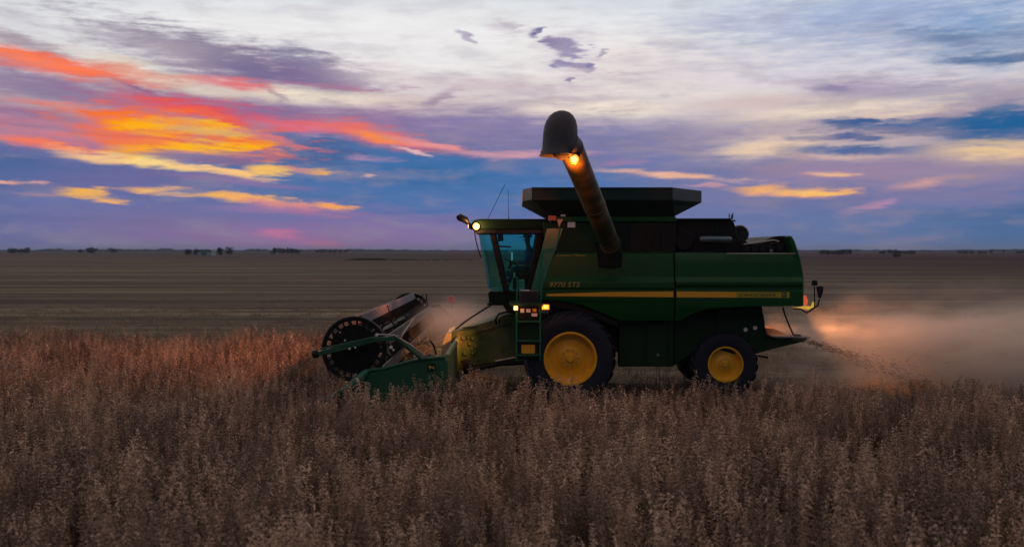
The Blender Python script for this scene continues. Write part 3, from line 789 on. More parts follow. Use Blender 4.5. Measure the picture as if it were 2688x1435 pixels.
def scatter(name, pts, scl, rot, coll, m, label):
    me = bpy.data.meshes.new(name); me.from_pydata([tuple(p) for p in pts], [], [])
    a = me.attributes.new('scl', 'FLOAT', 'POINT'); a.data.foreach_set('value', np.asarray(scl, dtype=np.float32))
    a = me.attributes.new('rot', 'FLOAT_VECTOR', 'POINT'); a.data.foreach_set('vector', np.asarray(rot, dtype=np.float32).ravel())
    o = bpy.data.objects.new(name, me); col.objects.link(o)
    ng = bpy.data.node_groups.new(name, 'GeometryNodeTree')
    ng.interface.new_socket('Geometry', in_out='INPUT', socket_type='NodeSocketGeometry')
    ng.interface.new_socket('Geometry', in_out='OUTPUT', socket_type='NodeSocketGeometry')
    n = ng.nodes; gi = n.new('NodeGroupInput'); go = n.new('NodeGroupOutput')
    ip = n.new('GeometryNodeInstanceOnPoints'); ci = n.new('GeometryNodeCollectionInfo')
    ci.inputs['Collection'].default_value = coll; ci.inputs['Separate Children'].default_value = True; ci.inputs['Reset Children'].default_value = True
    ip.inputs['Pick Instance'].default_value = True
    na = n.new('GeometryNodeInputNamedAttribute'); na.data_type = 'FLOAT'; na.inputs['Name'].default_value = 'scl'
    nr = n.new('GeometryNodeInputNamedAttribute'); nr.data_type = 'FLOAT_VECTOR'; nr.inputs['Name'].default_value = 'rot'
    rv = n.new('FunctionNodeRandomValue'); rv.data_type = 'INT'
    rv.inputs[4].default_value = 0; rv.inputs[5].default_value = len(coll.objects) - 1
    k = ng.links
    k.new(gi.outputs[0], ip.inputs['Points']); k.new(ci.outputs[0], ip.inputs['Instance']); k.new(rv.outputs[2], ip.inputs['Instance Index'])
    k.new(nr.outputs['Attribute'], ip.inputs['Rotation']); k.new(na.outputs['Attribute'], ip.inputs['Scale'])
    k.new(ip.outputs[0], go.inputs[0])
    md = o.modifiers.new('scatter', 'NODES'); md.node_group = ng
    return tag(o, label, None, None, 'stuff')


def crop_points(x0, x1, y0, y1, dens, row=.38):
    n = int((x1 - x0) * (y1 - y0) * dens)
    x = rng.uniform(x0, x1, n); y = rng.uniform(y0, y1, n)
    y = np.round(y / row) * row + rng.normal(0, .085, n)
    return np.stack([x, y, np.zeros(n)], 1)


P = [crop_points(-24, 24, 3.0, 18.2, 24), crop_points(-31, -3.35, 18.2, 28.7, 26)]
P = np.concatenate(P)
lim = .62 * P[:, 1] + 3.5
P = P[(np.abs(P[:, 0]) < lim)]
# uneven edge against the cut strip, a few gaps
P = P[~((P[:, 1] > 17.4 + .5 * np.sin(P[:, 0] * 2.1) * np.sin(P[:, 0] * .7) + rng.normal(0, .25, len(P))) & (P[:, 0] > -3.3))]
P = P[~((P[:, 1] > 28.2 + .3 * np.sin(P[:, 0] * 1.3)) )]
gapn = np.sin(P[:, 0] * 1.9 + np.sin(P[:, 1] * .8) * 2) * np.sin(P[:, 1] * 1.3 + P[:, 0] * .4)
P = P[~((gapn > .8) & (rng.uniform(size=len(P)) < .8))]
g2 = np.sin(P[:, 0] * 5.3 + 3 * np.sin(P[:, 1] * 1.1)) * np.sin(P[:, 1] * 4.1 + 2 * np.sin(P[:, 0] * 1.7))
P = P[~((g2 > .6) & (rng.uniform(size=len(P)) < .85))]
n = len(P)
s = 1.0 + rng.normal(0, .12, n) + .09 * np.sin(P[:, 0] * .9 + P[:, 1] * .5); s = np.clip(s, .7, 1.3)
rot = np.stack([rng.normal(0, .10, n), rng.normal(.05, .10, n), rng.uniform(0, 6.28, n)], 1)
plants = collection_of('crop_plant', [crop_plant(i) for i in range(8)], M['crop'])
scatter('standing_crop', P, s, rot, plants, M['crop'], 'ripe brown soybean crop standing in front of and ahead of the combine')
Q = np.concatenate([crop_points(-3.2, 22, 17.8, 30, 7), crop_points(-34, 34, 28.8, 62, 4.5)])
Q = Q[rng.uniform(size=len(Q)) > np.clip((Q[:, 1] - 30) / 30, 0, 1)]
Q = Q[np.abs(Q[:, 0]) < .62 * Q[:, 1] + 2]
n = len(Q)
rot = np.stack([np.zeros(n), np.zeros(n), rng.normal(0, .25, n)], 1)
tufts = collection_of('straw_tuft', [straw_tuft(i) for i in range(6)], M['straw'])
scatter('stubble', Q, rng.uniform(.7, 1.3, n), rot, tufts, M['straw'], 'short pale stubble and loose straw left on the cut strip')

# ------------------------------------------------------------------ the combine harvester: heads left (-x), its left side towards the camera
D = 20.9                      # depth of the near side panels
BC = 22.6                     # depth of its centre line
comb_o = empty('combine_harvester', (2.9, BC, 0), 'large green combine harvester with yellow wheels and lit lamps cutting the crop', 'combine harvester')
C_ = comb_o


def prow(rows):
    return [(W(0, py, D).z, W(xl, py, D).x, W(xr, py, D).x, dp) for py, xl, xr, dp in rows]


# side panels, near and far
def side_rows_front():
    return prow([(663, 1450, 1770, 21.06), (668, 1449, 1770, 21.02), (700, 1437, 1770, 20.98), (727, 1427, 1770, 20.97), (739, 1423, 1770, 20.875), (745, 1420, 1770, 20.87),
                 (756, 1416, 1770, 20.875), (758.5, 1416, 1770, 20.91), (761.5, 1415, 1770, 20.91), (763.5, 1415, 1770, 20.88), (784, 1411, 1770, 20.885), (789, 1470, 1770, 20.905), (801, 1530, 1770, 20.92), (822, 1583, 1770, 20.95), (842, 1628, 1770, 21.0)])


def side_rows_rear():
    return prow([(663, 1774, 2091, 21.06), (668, 1774, 2093, 21.02), (690, 1774, 2100, 20.99), (727, 1774, 2106, 20.97), (739, 1774, 2108, 20.875), (745, 1774, 2108, 20.87),
                 (749, 1774, 2108, 20.88), (754, 1774, 2108, 20.92), (761.5, 1774, 2108, 20.92), (764, 1774, 2108, 20.895), (800, 1774, 2107, 20.90), (803.5, 1774, 2060, 20.905), (804, 1774, 1964, 20.905), (810, 1774, 1859, 20.92), (824, 1774, 1817, 20.95), (842, 1774, 1790, 21.0)])


def mirror_y(mb):
    mb.v = [(x, 2 * BC - y, z) for x, y, z in mb.v]; mb.f = [f[::-1] for f in mb.f]
    return mb


front_panel = MB().loft(side_rows_front(), .07).build('side_panel', M['green'], C_, bevel=.006)
rear_panel = MB().loft(side_rows_rear(), .07).build('side_panel', M['green'], C_, bevel=.006)
mirror_y(MB().loft(side_rows_front(), .07)).build('side_panel', M['green'], C_)
mirror_y(MB().loft(side_rows_rear(), .07)).build('side_panel', M['green'], C_)


def strip(px, y0s, y1s, d):
    """flat strip following pixel columns px between two rows, a few mm thick"""
    v = []; f = []
    n = len(px)
    for dd in (d, d + .004):
        for x, a, b in zip(px, y0s, y1s):
            p = W(x, a, D); q = W(x, b, D); v += [(p.x, dd, p.z), (q.x, dd, q.z)]
    for i in range(n - 1):
        f += [(2 * i, 2 * i + 1, 2 * i + 3, 2 * i + 2), (2 * n + 2 * i, 2 * n + 2 * i + 2, 2 * n + 2 * i + 3, 2 * n + 2 * i + 1),
              (2 * i, 2 * i + 2, 2 * n + 2 * i + 2, 2 * n + 2 * i), (2 * i + 1, 2 * n + 2 * i + 1, 2 * n + 2 * i + 3, 2 * i + 3)]
    f += [(0, 2 * n, 2 * n + 1, 1), (2 * n - 2, 2 * n - 1, 4 * n - 1, 4 * n - 2)]
    return MB().add(v, f)


strip([1434, 1500, 1600, 1767], [771, 769, 766, 764.5], [776.5, 777, 778, 779.5], 20.872).build('stripe', M['stripe'], front_panel)
strip([1776, 1850, 1932], [764.8, 765.2, 765.6], [780, 780.2, 780.6], 20.884).build('stripe', M['stripe'], rear_panel)
strip([1932, 2000, 2072], [765.6, 766, 766.4], [780.6, 781, 781.4], 20.884).build('stripe_end', M['stripe_olive'], rear_panel, label='olive yellow end of the stripe under the lettering')


def lettering(txt, px, py, hpx, m, parent, y, shear=0.0, d=D, widen=1.0, name='lettering'):
    cu = bpy.data.curves.new('lettering', 'FONT'); cu.body = txt; cu.size = hpx * d / F * 1.40; cu.shear = shear; cu.extrude = .002
    cu.offset = 0.0
    ob = bpy.data.objects.new('tmp', cu)
    me = bpy.data.meshes.new_from_object(ob)
    bpy.data.objects.remove(ob)
    p = W(px, py, d); off = root_loc(parent)
    for v in me.vertices:
        x, yy, z = v.co
        v.co = (p.x + x * widen - off.x, y - z - off.y, p.z + yy - off.z)
    me.materials.clear(); me.materials.append(m)
    o = bpy.data.objects.new(name, me); col.objects.link(o); o.parent = parent
    return o


lettering('9770 STS', 1440, 752.5, 12.5, M['decal'], front_panel, 20.862, .2, widen=1.22)
lettering('Contour Master', 1461, 672.5, 6.5, M['decal'], front_panel, 20.985, .25, widen=1.3)
lettering('JOHN', 1938, 778.5, 9.5, M['decal_green'], rear_panel, 20.880, 0, widen=1.35)
lettering('DEERE', 1986, 778.5, 9.5, M['decal_green'], rear_panel, 20.880, 0, widen=1.35)


def emblem(px, py, w, h, y, parent, d, c_bg, c_fg):
    """badge with a small leaping deer"""
    p = W(px, py, d); s = d / F
    bgm = MB().prism([(p.x + a * w * s, p.z + b * h * s) for a, b in ((-.5, -.38), (-.38, -.5), (.38, -.5), (.5, -.38), (.5, .38), (.38, .5), (-.38, .5), (-.5, .38))], y, y + .006)
    e = bgm.build('emblem', c_bg, parent)
    deer = [(-.42, .02), (-.30, .12), (-.22, .34), (-.14, .20), (-.02, .12), (.20, .10), (.36, .20), (.30, .02), (.40, -.20), (.32, -.22), (.16, -.06), (-.06, -.04), (-.22, -.26), (-.28, -.22), (-.18, -.02), (-.30, .0)]
    MB().prism([(p.x + a * w * s, p.z + b * h * s) for a, b in deer], y - .004, y - .001).build('emblem_deer', c_fg, parent if False else e)
    return e


emblem(2058, 773.5, 14, 12, 20.880, C_, D, M['decal_green'], M['decal'])

# upper body behind the cab: grain tank walls, skirt, flat black plate painting in the shade of the auger recess
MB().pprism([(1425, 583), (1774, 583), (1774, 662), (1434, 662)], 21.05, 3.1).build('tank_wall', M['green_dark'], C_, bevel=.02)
MB().pprism([(1600, 590), (1770, 590), (1770, 661), (1600, 661)], 21.03, .03).build('recess_shade', M['black'], C_)
for x in (1655, 1700, 1740): MB().pprism([(x, 598), (x + 3, 598), (x + 3, 658), (x, 658)], 21.0, .028).build('rib', M['green_dark'], C_)
MB().pprism([(1448, 568), (1774, 568), (1777, 582), (1446, 582)], 21.0, 3.2).build('tank_skirt', M['green'], C_, bevel=.015)
# folding tank extension: an eight-sided funnel, open on top
def ring(z, pts): return [(x, y, z) for x, y in pts]
zt = 4.67; zl = 4.40; zb = 4.045
top = [(.43, 20.7), (3.49, 20.7), (4.36, 21.9), (4.36, 23.3), (3.49, 24.5), (.43, 24.5), (.24, 23.8), (.24, 21.4)]
base = [(.92, 21.05), (3.60, 21.05), (3.62, 21.5), (3.62, 23.7), (3.60, 24.15), (.92, 24.15), (.90, 23.7), (.90, 21.5)]
mb = MB(); v = ring(zt, top) + ring(zl, top) + ring(zb, base)
cx, cy = 2.3, 22.6
inn = [(cx + (x - cx) * .975, cy + (y - cy) * .975) for x, y in top]
bi = [(cx + (x - cx) * .96, cy + (y - cy) * .96) for x, y in base]
v += ring(zt, inn) + ring(zl + .01, inn) + ring(zb, bi)
f = []
for i in range(8):
    j = (i + 1) % 8
    f += [(i, 8 + i, 8 + j, j), (8 + i, 16 + i, 16 + j, 8 + j), (24 + j, 32 + j, 32 + i, 24 + i), (32 + j, 40 + j, 40 + i, 32 + i), (i, j, 24 + j, 24 + i), (16 + i, 40 + i, 40 + j, 16 + j)]
mb.add(v, f)
ext = mb.build('tank_extension', M['tank'], C_, bevel=.01, smooth=False)
MB().bar((.45, 20.695, zl + .01), (3.48, 20.695, zl + .01), .02, .035).build('lower_rim', M['tank'], ext)
MB().bar((.45, 20.695, zt - .02), (3.48, 20.695, zt - .02), .02, .035).build('upper_rim', M['tank'], ext)
# pale reflector patch on the sloping underside
p = W(1458, 534, 20.8); MB().add([(p.x - .09, 20.775, 4.352), (p.x + .06, 20.785, 4.352), (p.x + .17, 20.86, 4.255), (p.x + .03, 20.86, 4.255), (p.x - .09, 20.765, 4.350), (p.x + .06, 20.775, 4.350), (p.x + .17, 20.85, 4.253), (p.x + .03, 20.85, 4.253)],
                            [(0, 1, 2, 3), (7, 6, 5, 4), (0, 4, 5, 1), (1, 5, 6, 2), (2, 6, 7, 3), (3, 7, 4, 0)]).build('reflector_plate', M['white'], C_)
MB().pprism([(1490, 583), (1510, 583), (1510, 597), (1490, 597)], 21.0, .04).build('decal', M['white'], C_)
MB().pprism([(1440, 566), (1460, 566), (1460, 578), (1440, 578)], 20.95, .05).build('warning_sign', M['red'], C_)
MB().pprism([(1462, 575), (1478, 575), (1467, 597)], 20.98, .03).build('bracket', M['steel'], C_)
MB().pprism([(1472, 563), (1484, 563), (1484, 568), (1472, 568)], 20.98, .03).build('bracket', M['white'], C_)

# engine deck and rear
MB().pprism([(1774.5, 576), (1922, 576), (1927, 584), (1932, 598), (1942, 640), (1942, 662), (1774.5, 662)], 21.3, 2.7).build('engine_housing', M['black'], C_, bevel=.02)
MB().pprism([(1776, 573), (1920, 573), (1920, 576), (1776, 576)], 21.2, 2.8).build('deck_edge', M['green_dark'], C_)
for x in (1868, 1880): MB().pprism([(x, 588), (x + 4, 588), (x + 4, 614), (x, 614)], 21.27, .03).build('rib', M['green_dark'], C_)
a = W(1840, 628, 21.15); b_ = W(1916, 629, 21.15)
mu = MB(); mu.tube([a - Vector((.04, 0, 0)), a, a.lerp(b_, .5), b_, b_ + Vector((.04, 0, 0))], [.05, .075, .08, .075, .05], 16)
mu.build('muffler', mat('blued_steel', (.10, .16, .20), .35, metal=.6, var=.3), C_)
c = W(1936, 614, 21.8); MB().lathe((c.x, 21.5, c.z), [(0, 0), (0, .17), (.05, .2), (.7, .2), (.75, .17), (.75, 0)], 28).build('air_intake', M['plastic'], C_)
c = W(1795, 632, 21.25); MB().lathe((c.x, 21.18, c.z), [(0, 0), (0, .20), (.03, .23), (.1, .23), (.1, 0)], 28).build('fan_screen', M['black'], C_)
for q in range(6):
    x = 1952 + q * 22
    MB().pprism([(x, 650 - q * 2), (x + 16, 648 - q * 2), (x + 16, 659), (x, 660)], 21.25, .05).build('hose_clamp', M['plastic'], C_)
eng = [(1940, 626), (1952, 628), (1963, 636), (1975, 639), (1990, 636), (2006, 633), (2018, 626), (2030, 621), (2046, 619), (2070, 618.5), (2074, 663), (1940, 663)]
MB().pprism(eng, 21.35, 2.5).build('engine_cover', M['black'], C_, bevel=.02)
mb = MB(); r_ = random.Random(3)
for q in range(26):
    x = r_.uniform(1960, 2060); y = r_.uniform(636, 656); l = r_.uniform(6, 22)
    if y < 640 and x < 2010: continue
    p0 = W(x, y, 21.3); p1 = W(x + l, y + r_.uniform(-3, 3), 21.3); mb.tube([p0, p0.lerp(p1, .5) + Vector((0, -.02, 0)), p1], .012, 6)
mb.build('hoses', M['plastic'], C_)
MB().tube([W(1952, 641, 21.2), W(1995, 636, 21.2), W(2030, 630, 21.2), W(2045, 634, 21.2)], .018, 8).build('pipe', M['steel'], C_)
p = W(2023, 658, 21.2); MB().lathe((p.x, 21.15, p.z), [(0, 0), (0, .035), (.05, .035)], 12).build('filler_cap', M['steel'], C_)
MB().tube([W(1908, 665.5, 20.95), W(2088, 665.5, 20.95)], .012, 8).build('trim_rail', M['steel'], C_)
# rounded tail shroud across the full width
sh = [(2070, 618), (2080, 619), (2087, 632), (2095, 655), (2103, 680), (2108, 705), (2111, 730), (2111, 765), (2110, 803), (2085, 804), (2085, 690), (2078, 650)]
MB().pprism(sh, 21.0, 3.2).build('tail_shroud', M['green'], C_, bevel=.04)
for x, h in ((1914, 14), (1920, 11), (1923, 16)): MB().tube([W(x, 575, 21.4), W(x + .5, 575 - h, 21.4)], .012, 6).build('antenna_stub', M['black'], C_)
MB().tube([W(1922, 579, 21.4), W(1931, 580, 21.4)], .02, 6).build('bracket', M['black'], C_)

# chassis under the panels
MB().pprism([(1470, 785), (1990, 785), (2003, 812), (1995, 840), (1985, 925), (1940, 925), (1620, 925), (1560, 900), (1440, 870), (1440, 785)], 21.5, 2.2).build('chassis', M['black'], C_, bevel=.02)
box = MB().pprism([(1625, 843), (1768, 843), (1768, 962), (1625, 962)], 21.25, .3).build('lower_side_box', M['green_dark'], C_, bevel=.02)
for x in (1690, 1700, 1755): MB().pprism([(x, 848), (x + 3, 848), (x + 3, 956), (x, 956)], 21.225, .02).build('rib', M['green_dark'], box)
p = W(1727, 931, 21.22); MB().lathe((p.x, 21.21, p.z), [(0, 0), (0, .03), (.03, .03)], 10).build('latch', M['steel'], box)
MB().pprism([(1768, 843), (1830, 830), (1880, 845), (1880, 880), (1768, 960)], 21.45, .3).build('side_plate', M['green_dark'], C_, bevel=.02)
# fenders / dark arch over the front wheel
MB().pprism([(1408, 787), (1468, 791), (1526, 803), (1580, 826), (1622, 845), (1622, 860), (1560, 832), (1500, 812), (1440, 806), (1408, 806)], 21.0, .6).build('wheel_arch', M['black'], C_)
# tail housing and straw spreader
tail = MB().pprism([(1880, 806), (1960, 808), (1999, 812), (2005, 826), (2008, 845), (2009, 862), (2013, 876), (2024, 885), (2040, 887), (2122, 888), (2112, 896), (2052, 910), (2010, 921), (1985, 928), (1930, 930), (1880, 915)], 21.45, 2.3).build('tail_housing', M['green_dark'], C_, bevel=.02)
MB().pprism([(2009, 862), (2016, 877), (2030, 883.5), (2128, 885), (2128, 887), (2036, 887), (2014, 881), (2008, 866)], 21.35, 2.5).build('spreader_board', M['bat'], C_)
MB().pprism([(2010, 860), (2030, 862), (2048, 869), (2070, 880), (2082, 883), (2026, 883), (2014, 874)], 22.0, 1.2).build('straw_mat', mat('lit_straw', (.36, .20, .10), .9, var=.4, bump=.5, scale=10), C_)
MB().tube([W(2055, 806, 21.5), W(2060, 825, 21.5), W(2072, 855, 21.5), W(2083, 879, 21.5)], .02, 8).build('spreader_strut', M['black'], C_)
MB().tube([W(2083, 879.5, 21.5), W(2102, 879.5, 21.5)], .022, 8).build('strut_foot', M['black'], C_)
for x, y in ((1958, 865), (1983, 860.5)):
    p = W(x, y, 21.4); MB().lathe((p.x, 21.42, p.z), [(0, 0), (-.01, .042), (.02, .047)], 16).build('bolt_cap', M['white'], C_)
MB().tube([W(1990, 933, 21.4), W(2016, 938, 21.4)], .025, 8).build('drawbar', M['black'], C_)
# rear lamps and reflectors on folding arms
arm = MB().tube([W(2082, 809, 21.2), W(2103, 811, 21.2), W(2110, 816, 21.2), W(2118, 820, 21.2), W(2126, 816, 21.2), W(2147, 801, 21.2), W(2151, 785, 21.2)], .018, 8).build('rear_arm', M['black'], C_)
MB().pprism([(2144, 752), (2154, 750), (2162, 753), (2160, 768), (2154, 784), (2148, 780), (2147, 770)], 21.17, .05).build('rear_reflector', M['plastic'], arm)
arm2 = MB().tube([W(2128, 812, 21.3), W(2138, 803, 21.3), W(2138, 748, 21.3)], .014, 8).build('rear_arm', M['black'], C_)
MB().pprism([(2131, 749), (2133, 735), (2145, 735), (2147, 749)], 21.27, .05).build('rear_reflector', M['plastic'], arm2)
br = MB().pprism([(2082, 806.5), (2100, 805.5), (2112, 803), (2130, 804), (2134, 792), (2137, 793), (2136, 806), (2122, 812), (2112, 810), (2102, 809.5), (2082, 809)], 21.25, .03).build('yellow_bracket', M['bracket_yellow'], C_)
MB().pprism([(2111.5, 774), (2116, 776), (2121, 787), (2119, 800), (2111.5, 802)], 21.3, .06).build('tail_lamp', M['tail'], C_, bevel=.004)

# wheels
def tyre_profile(Rr, ri, w):
    h = w / 2
    return [(-h * .86, ri), (-h * .98, ri + (Rr - ri) * .3), (-h, ri + (Rr - ri) * .62), (-h * .95, Rr * .915), (-h * .6, Rr * .935), (0, Rr * .945), (h * .6, Rr * .935), (h * .95, Rr * .915),
            (h, ri + (Rr - ri) * .62), (h * .98, ri + (Rr - ri) * .3), (h * .86, ri)]


def wheel(c, Rr, ri, w, face, lugs=22):
    """c centre, face = -1 when the outer side looks to the camera"""
    e = bpy.data.objects.new('wheel', None); col.objects.link(e); e.parent = C_; off = root_loc(C_)
    e.location = Vector(c) - off; e.empty_display_size = .2
    t_ = MB().lathe(c, tyre_profile(Rr, ri, w), 64, closed=True)
    for k in range(lugs):
        for sgn in (-1, 1):
            a0 = 2 * math.pi * (k + (.5 if sgn > 0 else 0)) / lugs; da = 2 * math.pi / lugs * .95
            pts = []
            for q in range(5):
                u = q / 4; a = a0 + da * u; y = sgn * (w * .02 + w * .47 * u); rr = Rr * (1.0 if q < 3 else (.99 if q == 3 else .955)); rin = Rr * (.92 if q < 4 else .88)
                wd = .022 + .008 * u
                for (aa, r2) in ((a - wd / Rr, rin), (a - wd / Rr * .8, rr), (a + wd / Rr * .8, rr), (a + wd / Rr, rin)):
                    pts.append((c[0] + r2 * math.cos(aa), c[1] + y, c[2] + r2 * math.sin(aa)))
            f = []
            for q in range(4):
                for s_ in range(3): f.append((q * 4 + s_, q * 4 + s_ + 1, (q + 1) * 4 + s_ + 1, (q + 1) * 4 + s_))
            f += [(0, 1, 2, 3), (19, 18, 17, 16)]
            t_.add(pts, f)
    t_.build('tyre', M['rubber'], e)
    o = face * w / 2
    prof = [(o * .92, ri * 1.04), (o * .98, ri * 1.03), (o * .98, ri * .97), (o * .80, ri * .93), (o * .35, ri * .90), (o * .30, ri * .80), (o * .36, ri * .55), (o * .52, ri * .42), (o * .56, ri * .30), (o * .56, ri * .01)]
    rim = MB().lathe(c, prof + [(o * .50, ri * .01), (o * .46, ri * .42), (o * .25, ri * .80), (o * .30, ri * .95), (-o * .9, ri * .99), (-o * .9, ri * 1.03)], 56, closed=False)
    rim = rim.build('rim', M['yellow'], e)
    hb = MB().lathe(c, [(o * .56, 0), (o * .78, ri * .0 + .001), (o * .78, ri * .13), (o * .70, ri * .16), (o * .56, ri * .17)], 24).build('hub', M['yellow'], e)
    for k in range(10):
        a = 2 * math.pi * k / 10; n_ = (c[0] + ri * .31 * math.cos(a), c[1] + o * .56, c[2] + ri * .31 * math.sin(a))
        MB().lathe(n_, [(0, .001), (o * .06, .001), (o * .06, ri * .03), (0, ri * .03)], 6).build('wheel_nut', M['steel'], e)
    return e


fw = W(1497, 942, 20.35)
wheel((fw.x, 20.68, .99), .995, .552, .74, -1)
wheel((fw.x, 2 * BC - 20.68, .99), .995, .552, .74, 1)
rw = W(1905, 957, 21.3)
wheel((rw.x, 21.55, .75), .755, .385, .52, -1, 20)
wheel((rw.x, 2 * BC - 21.55, .75), .755, .385, .52, 1, 20)
MB().tube([(fw.x, 21.0, .99), (fw.x, 24.2, .99)], .16, 16).build('front_axle', M['black'], C_)
MB().tube([(rw.x, 21.75, .75), (rw.x, 23.4, .75)], .11, 16).build('rear_axle', M['black'], C_)
MB().pprism([(1860, 900), (1945, 905), (1925, 965), (1885, 965)], 22.1, 1.0).build('axle_mount', M['black'], C_)

# ---- cab
yn, yf = 21.62, 23.58
cab_e = bpy.data.objects.new('cab', None); col.objects.link(cab_e); cab_e.parent = C_
roof = MB(); n0 = [(-.80, 3.765), (-.90, 3.82), (-.93, 3.90), (-.86, 3.985), (-.70, 4.01), (.78, 4.01), (.86, 3.96), (.86, 3.80), (.78, 3.765)]
roof.prism(n0, 21.45, 23.75); roof.build('roof', M['green_dark'], cab_e, bevel=.04)
MB().prism([(-.84, 3.69), (-.84, 3.78), (.80, 3.78), (.80, 3.69)], 21.5, 23.7).build('roof_lining', M['plastic'], cab_e)
base = MB().prism([(-.52, 2.16), (-.55, 2.33), (-.50, 2.38), (.52, 2.38), (.52, 2.10), (-.40, 2.10)], 21.6, 23.6).build('cab_floor', M['green_dark'], cab_e, bevel=.02)
MB().prism([(-.56, 2.06), (-.56, 2.10), (.1, 2.10), (.1, 2.06)], 21.5, 23.7).build('step_edge', M['black'], cab_e)
# curved windscreen from corner post to corner post
rows = []
def wind(z, xc, xp, n=14):
    """curve of the windscreen at height z: xc at the middle, xp at the posts"""
    return [(xp + (xc - xp) * (1 - (2 * k / n - 1) ** 2) ** .55, yn + (yf - yn) * k / n, z) for k in range(n + 1)]
lv = [(3.76, -.80, -.50), (3.3, -.73, -.40), (2.85, -.65, -.28), (2.40, -.57, -.16)]
g = MB(); vv = []
for z, xc, xp in lv: vv += wind(z, xc, xp)
g.add(vv, [(r0 * 15 + k, r0 * 15 + k + 1, (r0 + 1) * 15 + k + 1, (r0 + 1) * 15 + k) for r0 in range(3) for k in range(14)])
g.build('windscreen', M['glass'], cab_e)
for y in (yn, yf):
    MB().bar((-.47, y, 3.78), (-.13, y, 2.35), .10, .13).build('cab_post', M['black'], cab_e, bevel=.02)
    MB().bar((.66, y, 3.78), (.42, y, 2.35), .10, .15).build('cab_post', M['black'], cab_e, bevel=.02)
    s_ = .0 if y == yn else 0
    dg = MB().add([(-.43, y, 3.72), (.62, y, 3.72), (.40, y, 2.38), (-.10, y, 2.38)], [(0, 3, 2, 1)] if y == yn else [(0, 1, 2, 3)])
    dg.build('door_glass', M['glass'], cab_e, smooth=False)
    MB().bar((-.38, y - .03 if y == yn else y + .03, 3.40), (-.02, y - .03 if y == yn else y + .03, 3.38), .03, .03).build('door_rail', M['black'], cab_e)
MB().prism([(.45, 2.36), (.66, 3.76), (.80, 3.76), (.80, 2.2), (.45, 2.2)], 21.66, 21.72).build('rear_corner', M['green_dark'], cab_e)
MB().box(.70, .76, 21.7, 23.5, 2.2, 3.1).build('rear_wall', M['black'], cab_e)
MB().add([(.70, 21.75, 3.1), (.70, 23.45, 3.1), (.78, 23.45, 3.76), (.78, 21.75, 3.76)], [(0, 1, 2, 3)]).build('rear_window', M['glass'], cab_e, smooth=False)
seat = MB(); seat.box(.12, .62, 22.35, 22.9, 2.62, 2.76); seat.box(.52, .64, 22.35, 22.9, 2.76, 3.35); seat.box(.54, .64, 22.48, 22.76, 3.38, 3.60); seat.box(.3, .45, 22.5, 22.75, 2.38, 2.62)
seat.build('driver_seat', M['seat'], cab_e, bevel=.03)
st = MB(); st.tube([(-.14, 22.6, 2.38), (-.10, 22.6, 2.8), (-.02, 22.6, 3.02)], .035, 8)
st.build('steering_column', M['plastic'], cab_e)
wv = MB(); cc = Vector((-.02, 22.6, 3.03)); ax_ = Vector((.45, 0, .9)).normalized(); u = Vector((0, 1, 0)); w_ = ax_.cross(u)
path = [cc + (u * math.cos(a) + w_ * math.sin(a)) * .19 for a in [2 * math.pi * k / 24 for k in range(25)]]
wv.tube(path, .014, 8, caps=False)
for a in (0, 2.1, 4.2): wv.tube([cc, cc + (u * math.cos(a) + w_ * math.sin(a)) * .19], .011, 6)
wv.build('steering_wheel', M['plastic'], cab_e)
cons = MB(); cons.box(.0, .55, 21.95, 22.12, 2.7, 2.86); cons.box(.02, .15, 21.95, 22.12, 2.4, 2.7)
cons.build('console', M['plastic'], cab_e, bevel=.02)
MB().box(-.02, .02, 21.8, 21.98, 3.08, 3.26).build('display', M['screen'], cab_e)
mb = MB()
for (px, py, w_p, h_p) in ((1334, 708, 12, 2.5), (1334, 729, 10, 2), (1350, 722, 5, 14), (1345, 765, 8, 9), (1326, 773, 6, 5), (1338, 660, 4, 6)):
    q = W(px, py, 21.75); s = 21.75 / F
    mb.box(q.x - w_p * s / 2, q.x + w_p * s / 2, 21.75, 21.77, q.z - h_p * s / 2, q.z + h_p * s / 2)
mb.build('switch_labels', M['white'], cab_e)
MB().pprism([(1305, 610), (1320, 608), (1322, 632), (1308, 634)], 21.9, .05).build('monitor', M['plastic'], cab_e)
mm = MB().tube([W(1288, 590, 21.55), W(1310, 612, 21.4), W(1318, 620, 21.4)], .012, 6).build('mirror_arm', M['black'], cab_e)
# roof lamps, far-side mirror lamp, aerials
def lamp_box(name, px, py, d, w, h, m, parent, dep=.1):
    q = W(px, py, d)
    o = MB().box(q.x - w / 2 - .02, q.x + w / 2 + .02, d, d + dep, q.z - h / 2 - .02, q.z + h / 2 + .02).build(name, M['plastic'], parent, bevel=.01)
    MB().box(q.x - w / 2, q.x + w / 2, d - .015, d - .002, q.z - h / 2, q.z + h / 2).build('lens', m, o, bevel=.006)
    rb = min(w, h) * (.42 if m is not M['lamp_amber'] else .22)
    MB().lathe((q.x, d - .02, q.z), [(-rb * .3, .001), (-rb * .2, rb * .6), (0, rb)], 14).build('bulb', M['bulb'] if m is not M['lamp_amber'] else M['bulb_amber'], o)
    return o
for (lx, lr) in ((1250, .072),):
    rp_ = W(lx, 594, 21.40); rl = MB().lathe((rp_.x, rp_.y, rp_.z), [(.14, .001), (.12, lr * .7), (0, lr * 1.12)], 20).build('roof_lamp', M['plastic'], cab_e)
    MB().lathe((rp_.x, rp_.y, rp_.z), [(-.01, .001), (-.008, lr), (0, lr * 1.05)], 20).build('lens', M['lamp_auger'], rl)
    MB().lathe((rp_.x, rp_.y - .012, rp_.z), [(-.02, .001), (-.015, lr * .5), (0, lr * .72)], 20).build('bulb', M['bulb'], rl)
q = W(1250, 594, 21.6)
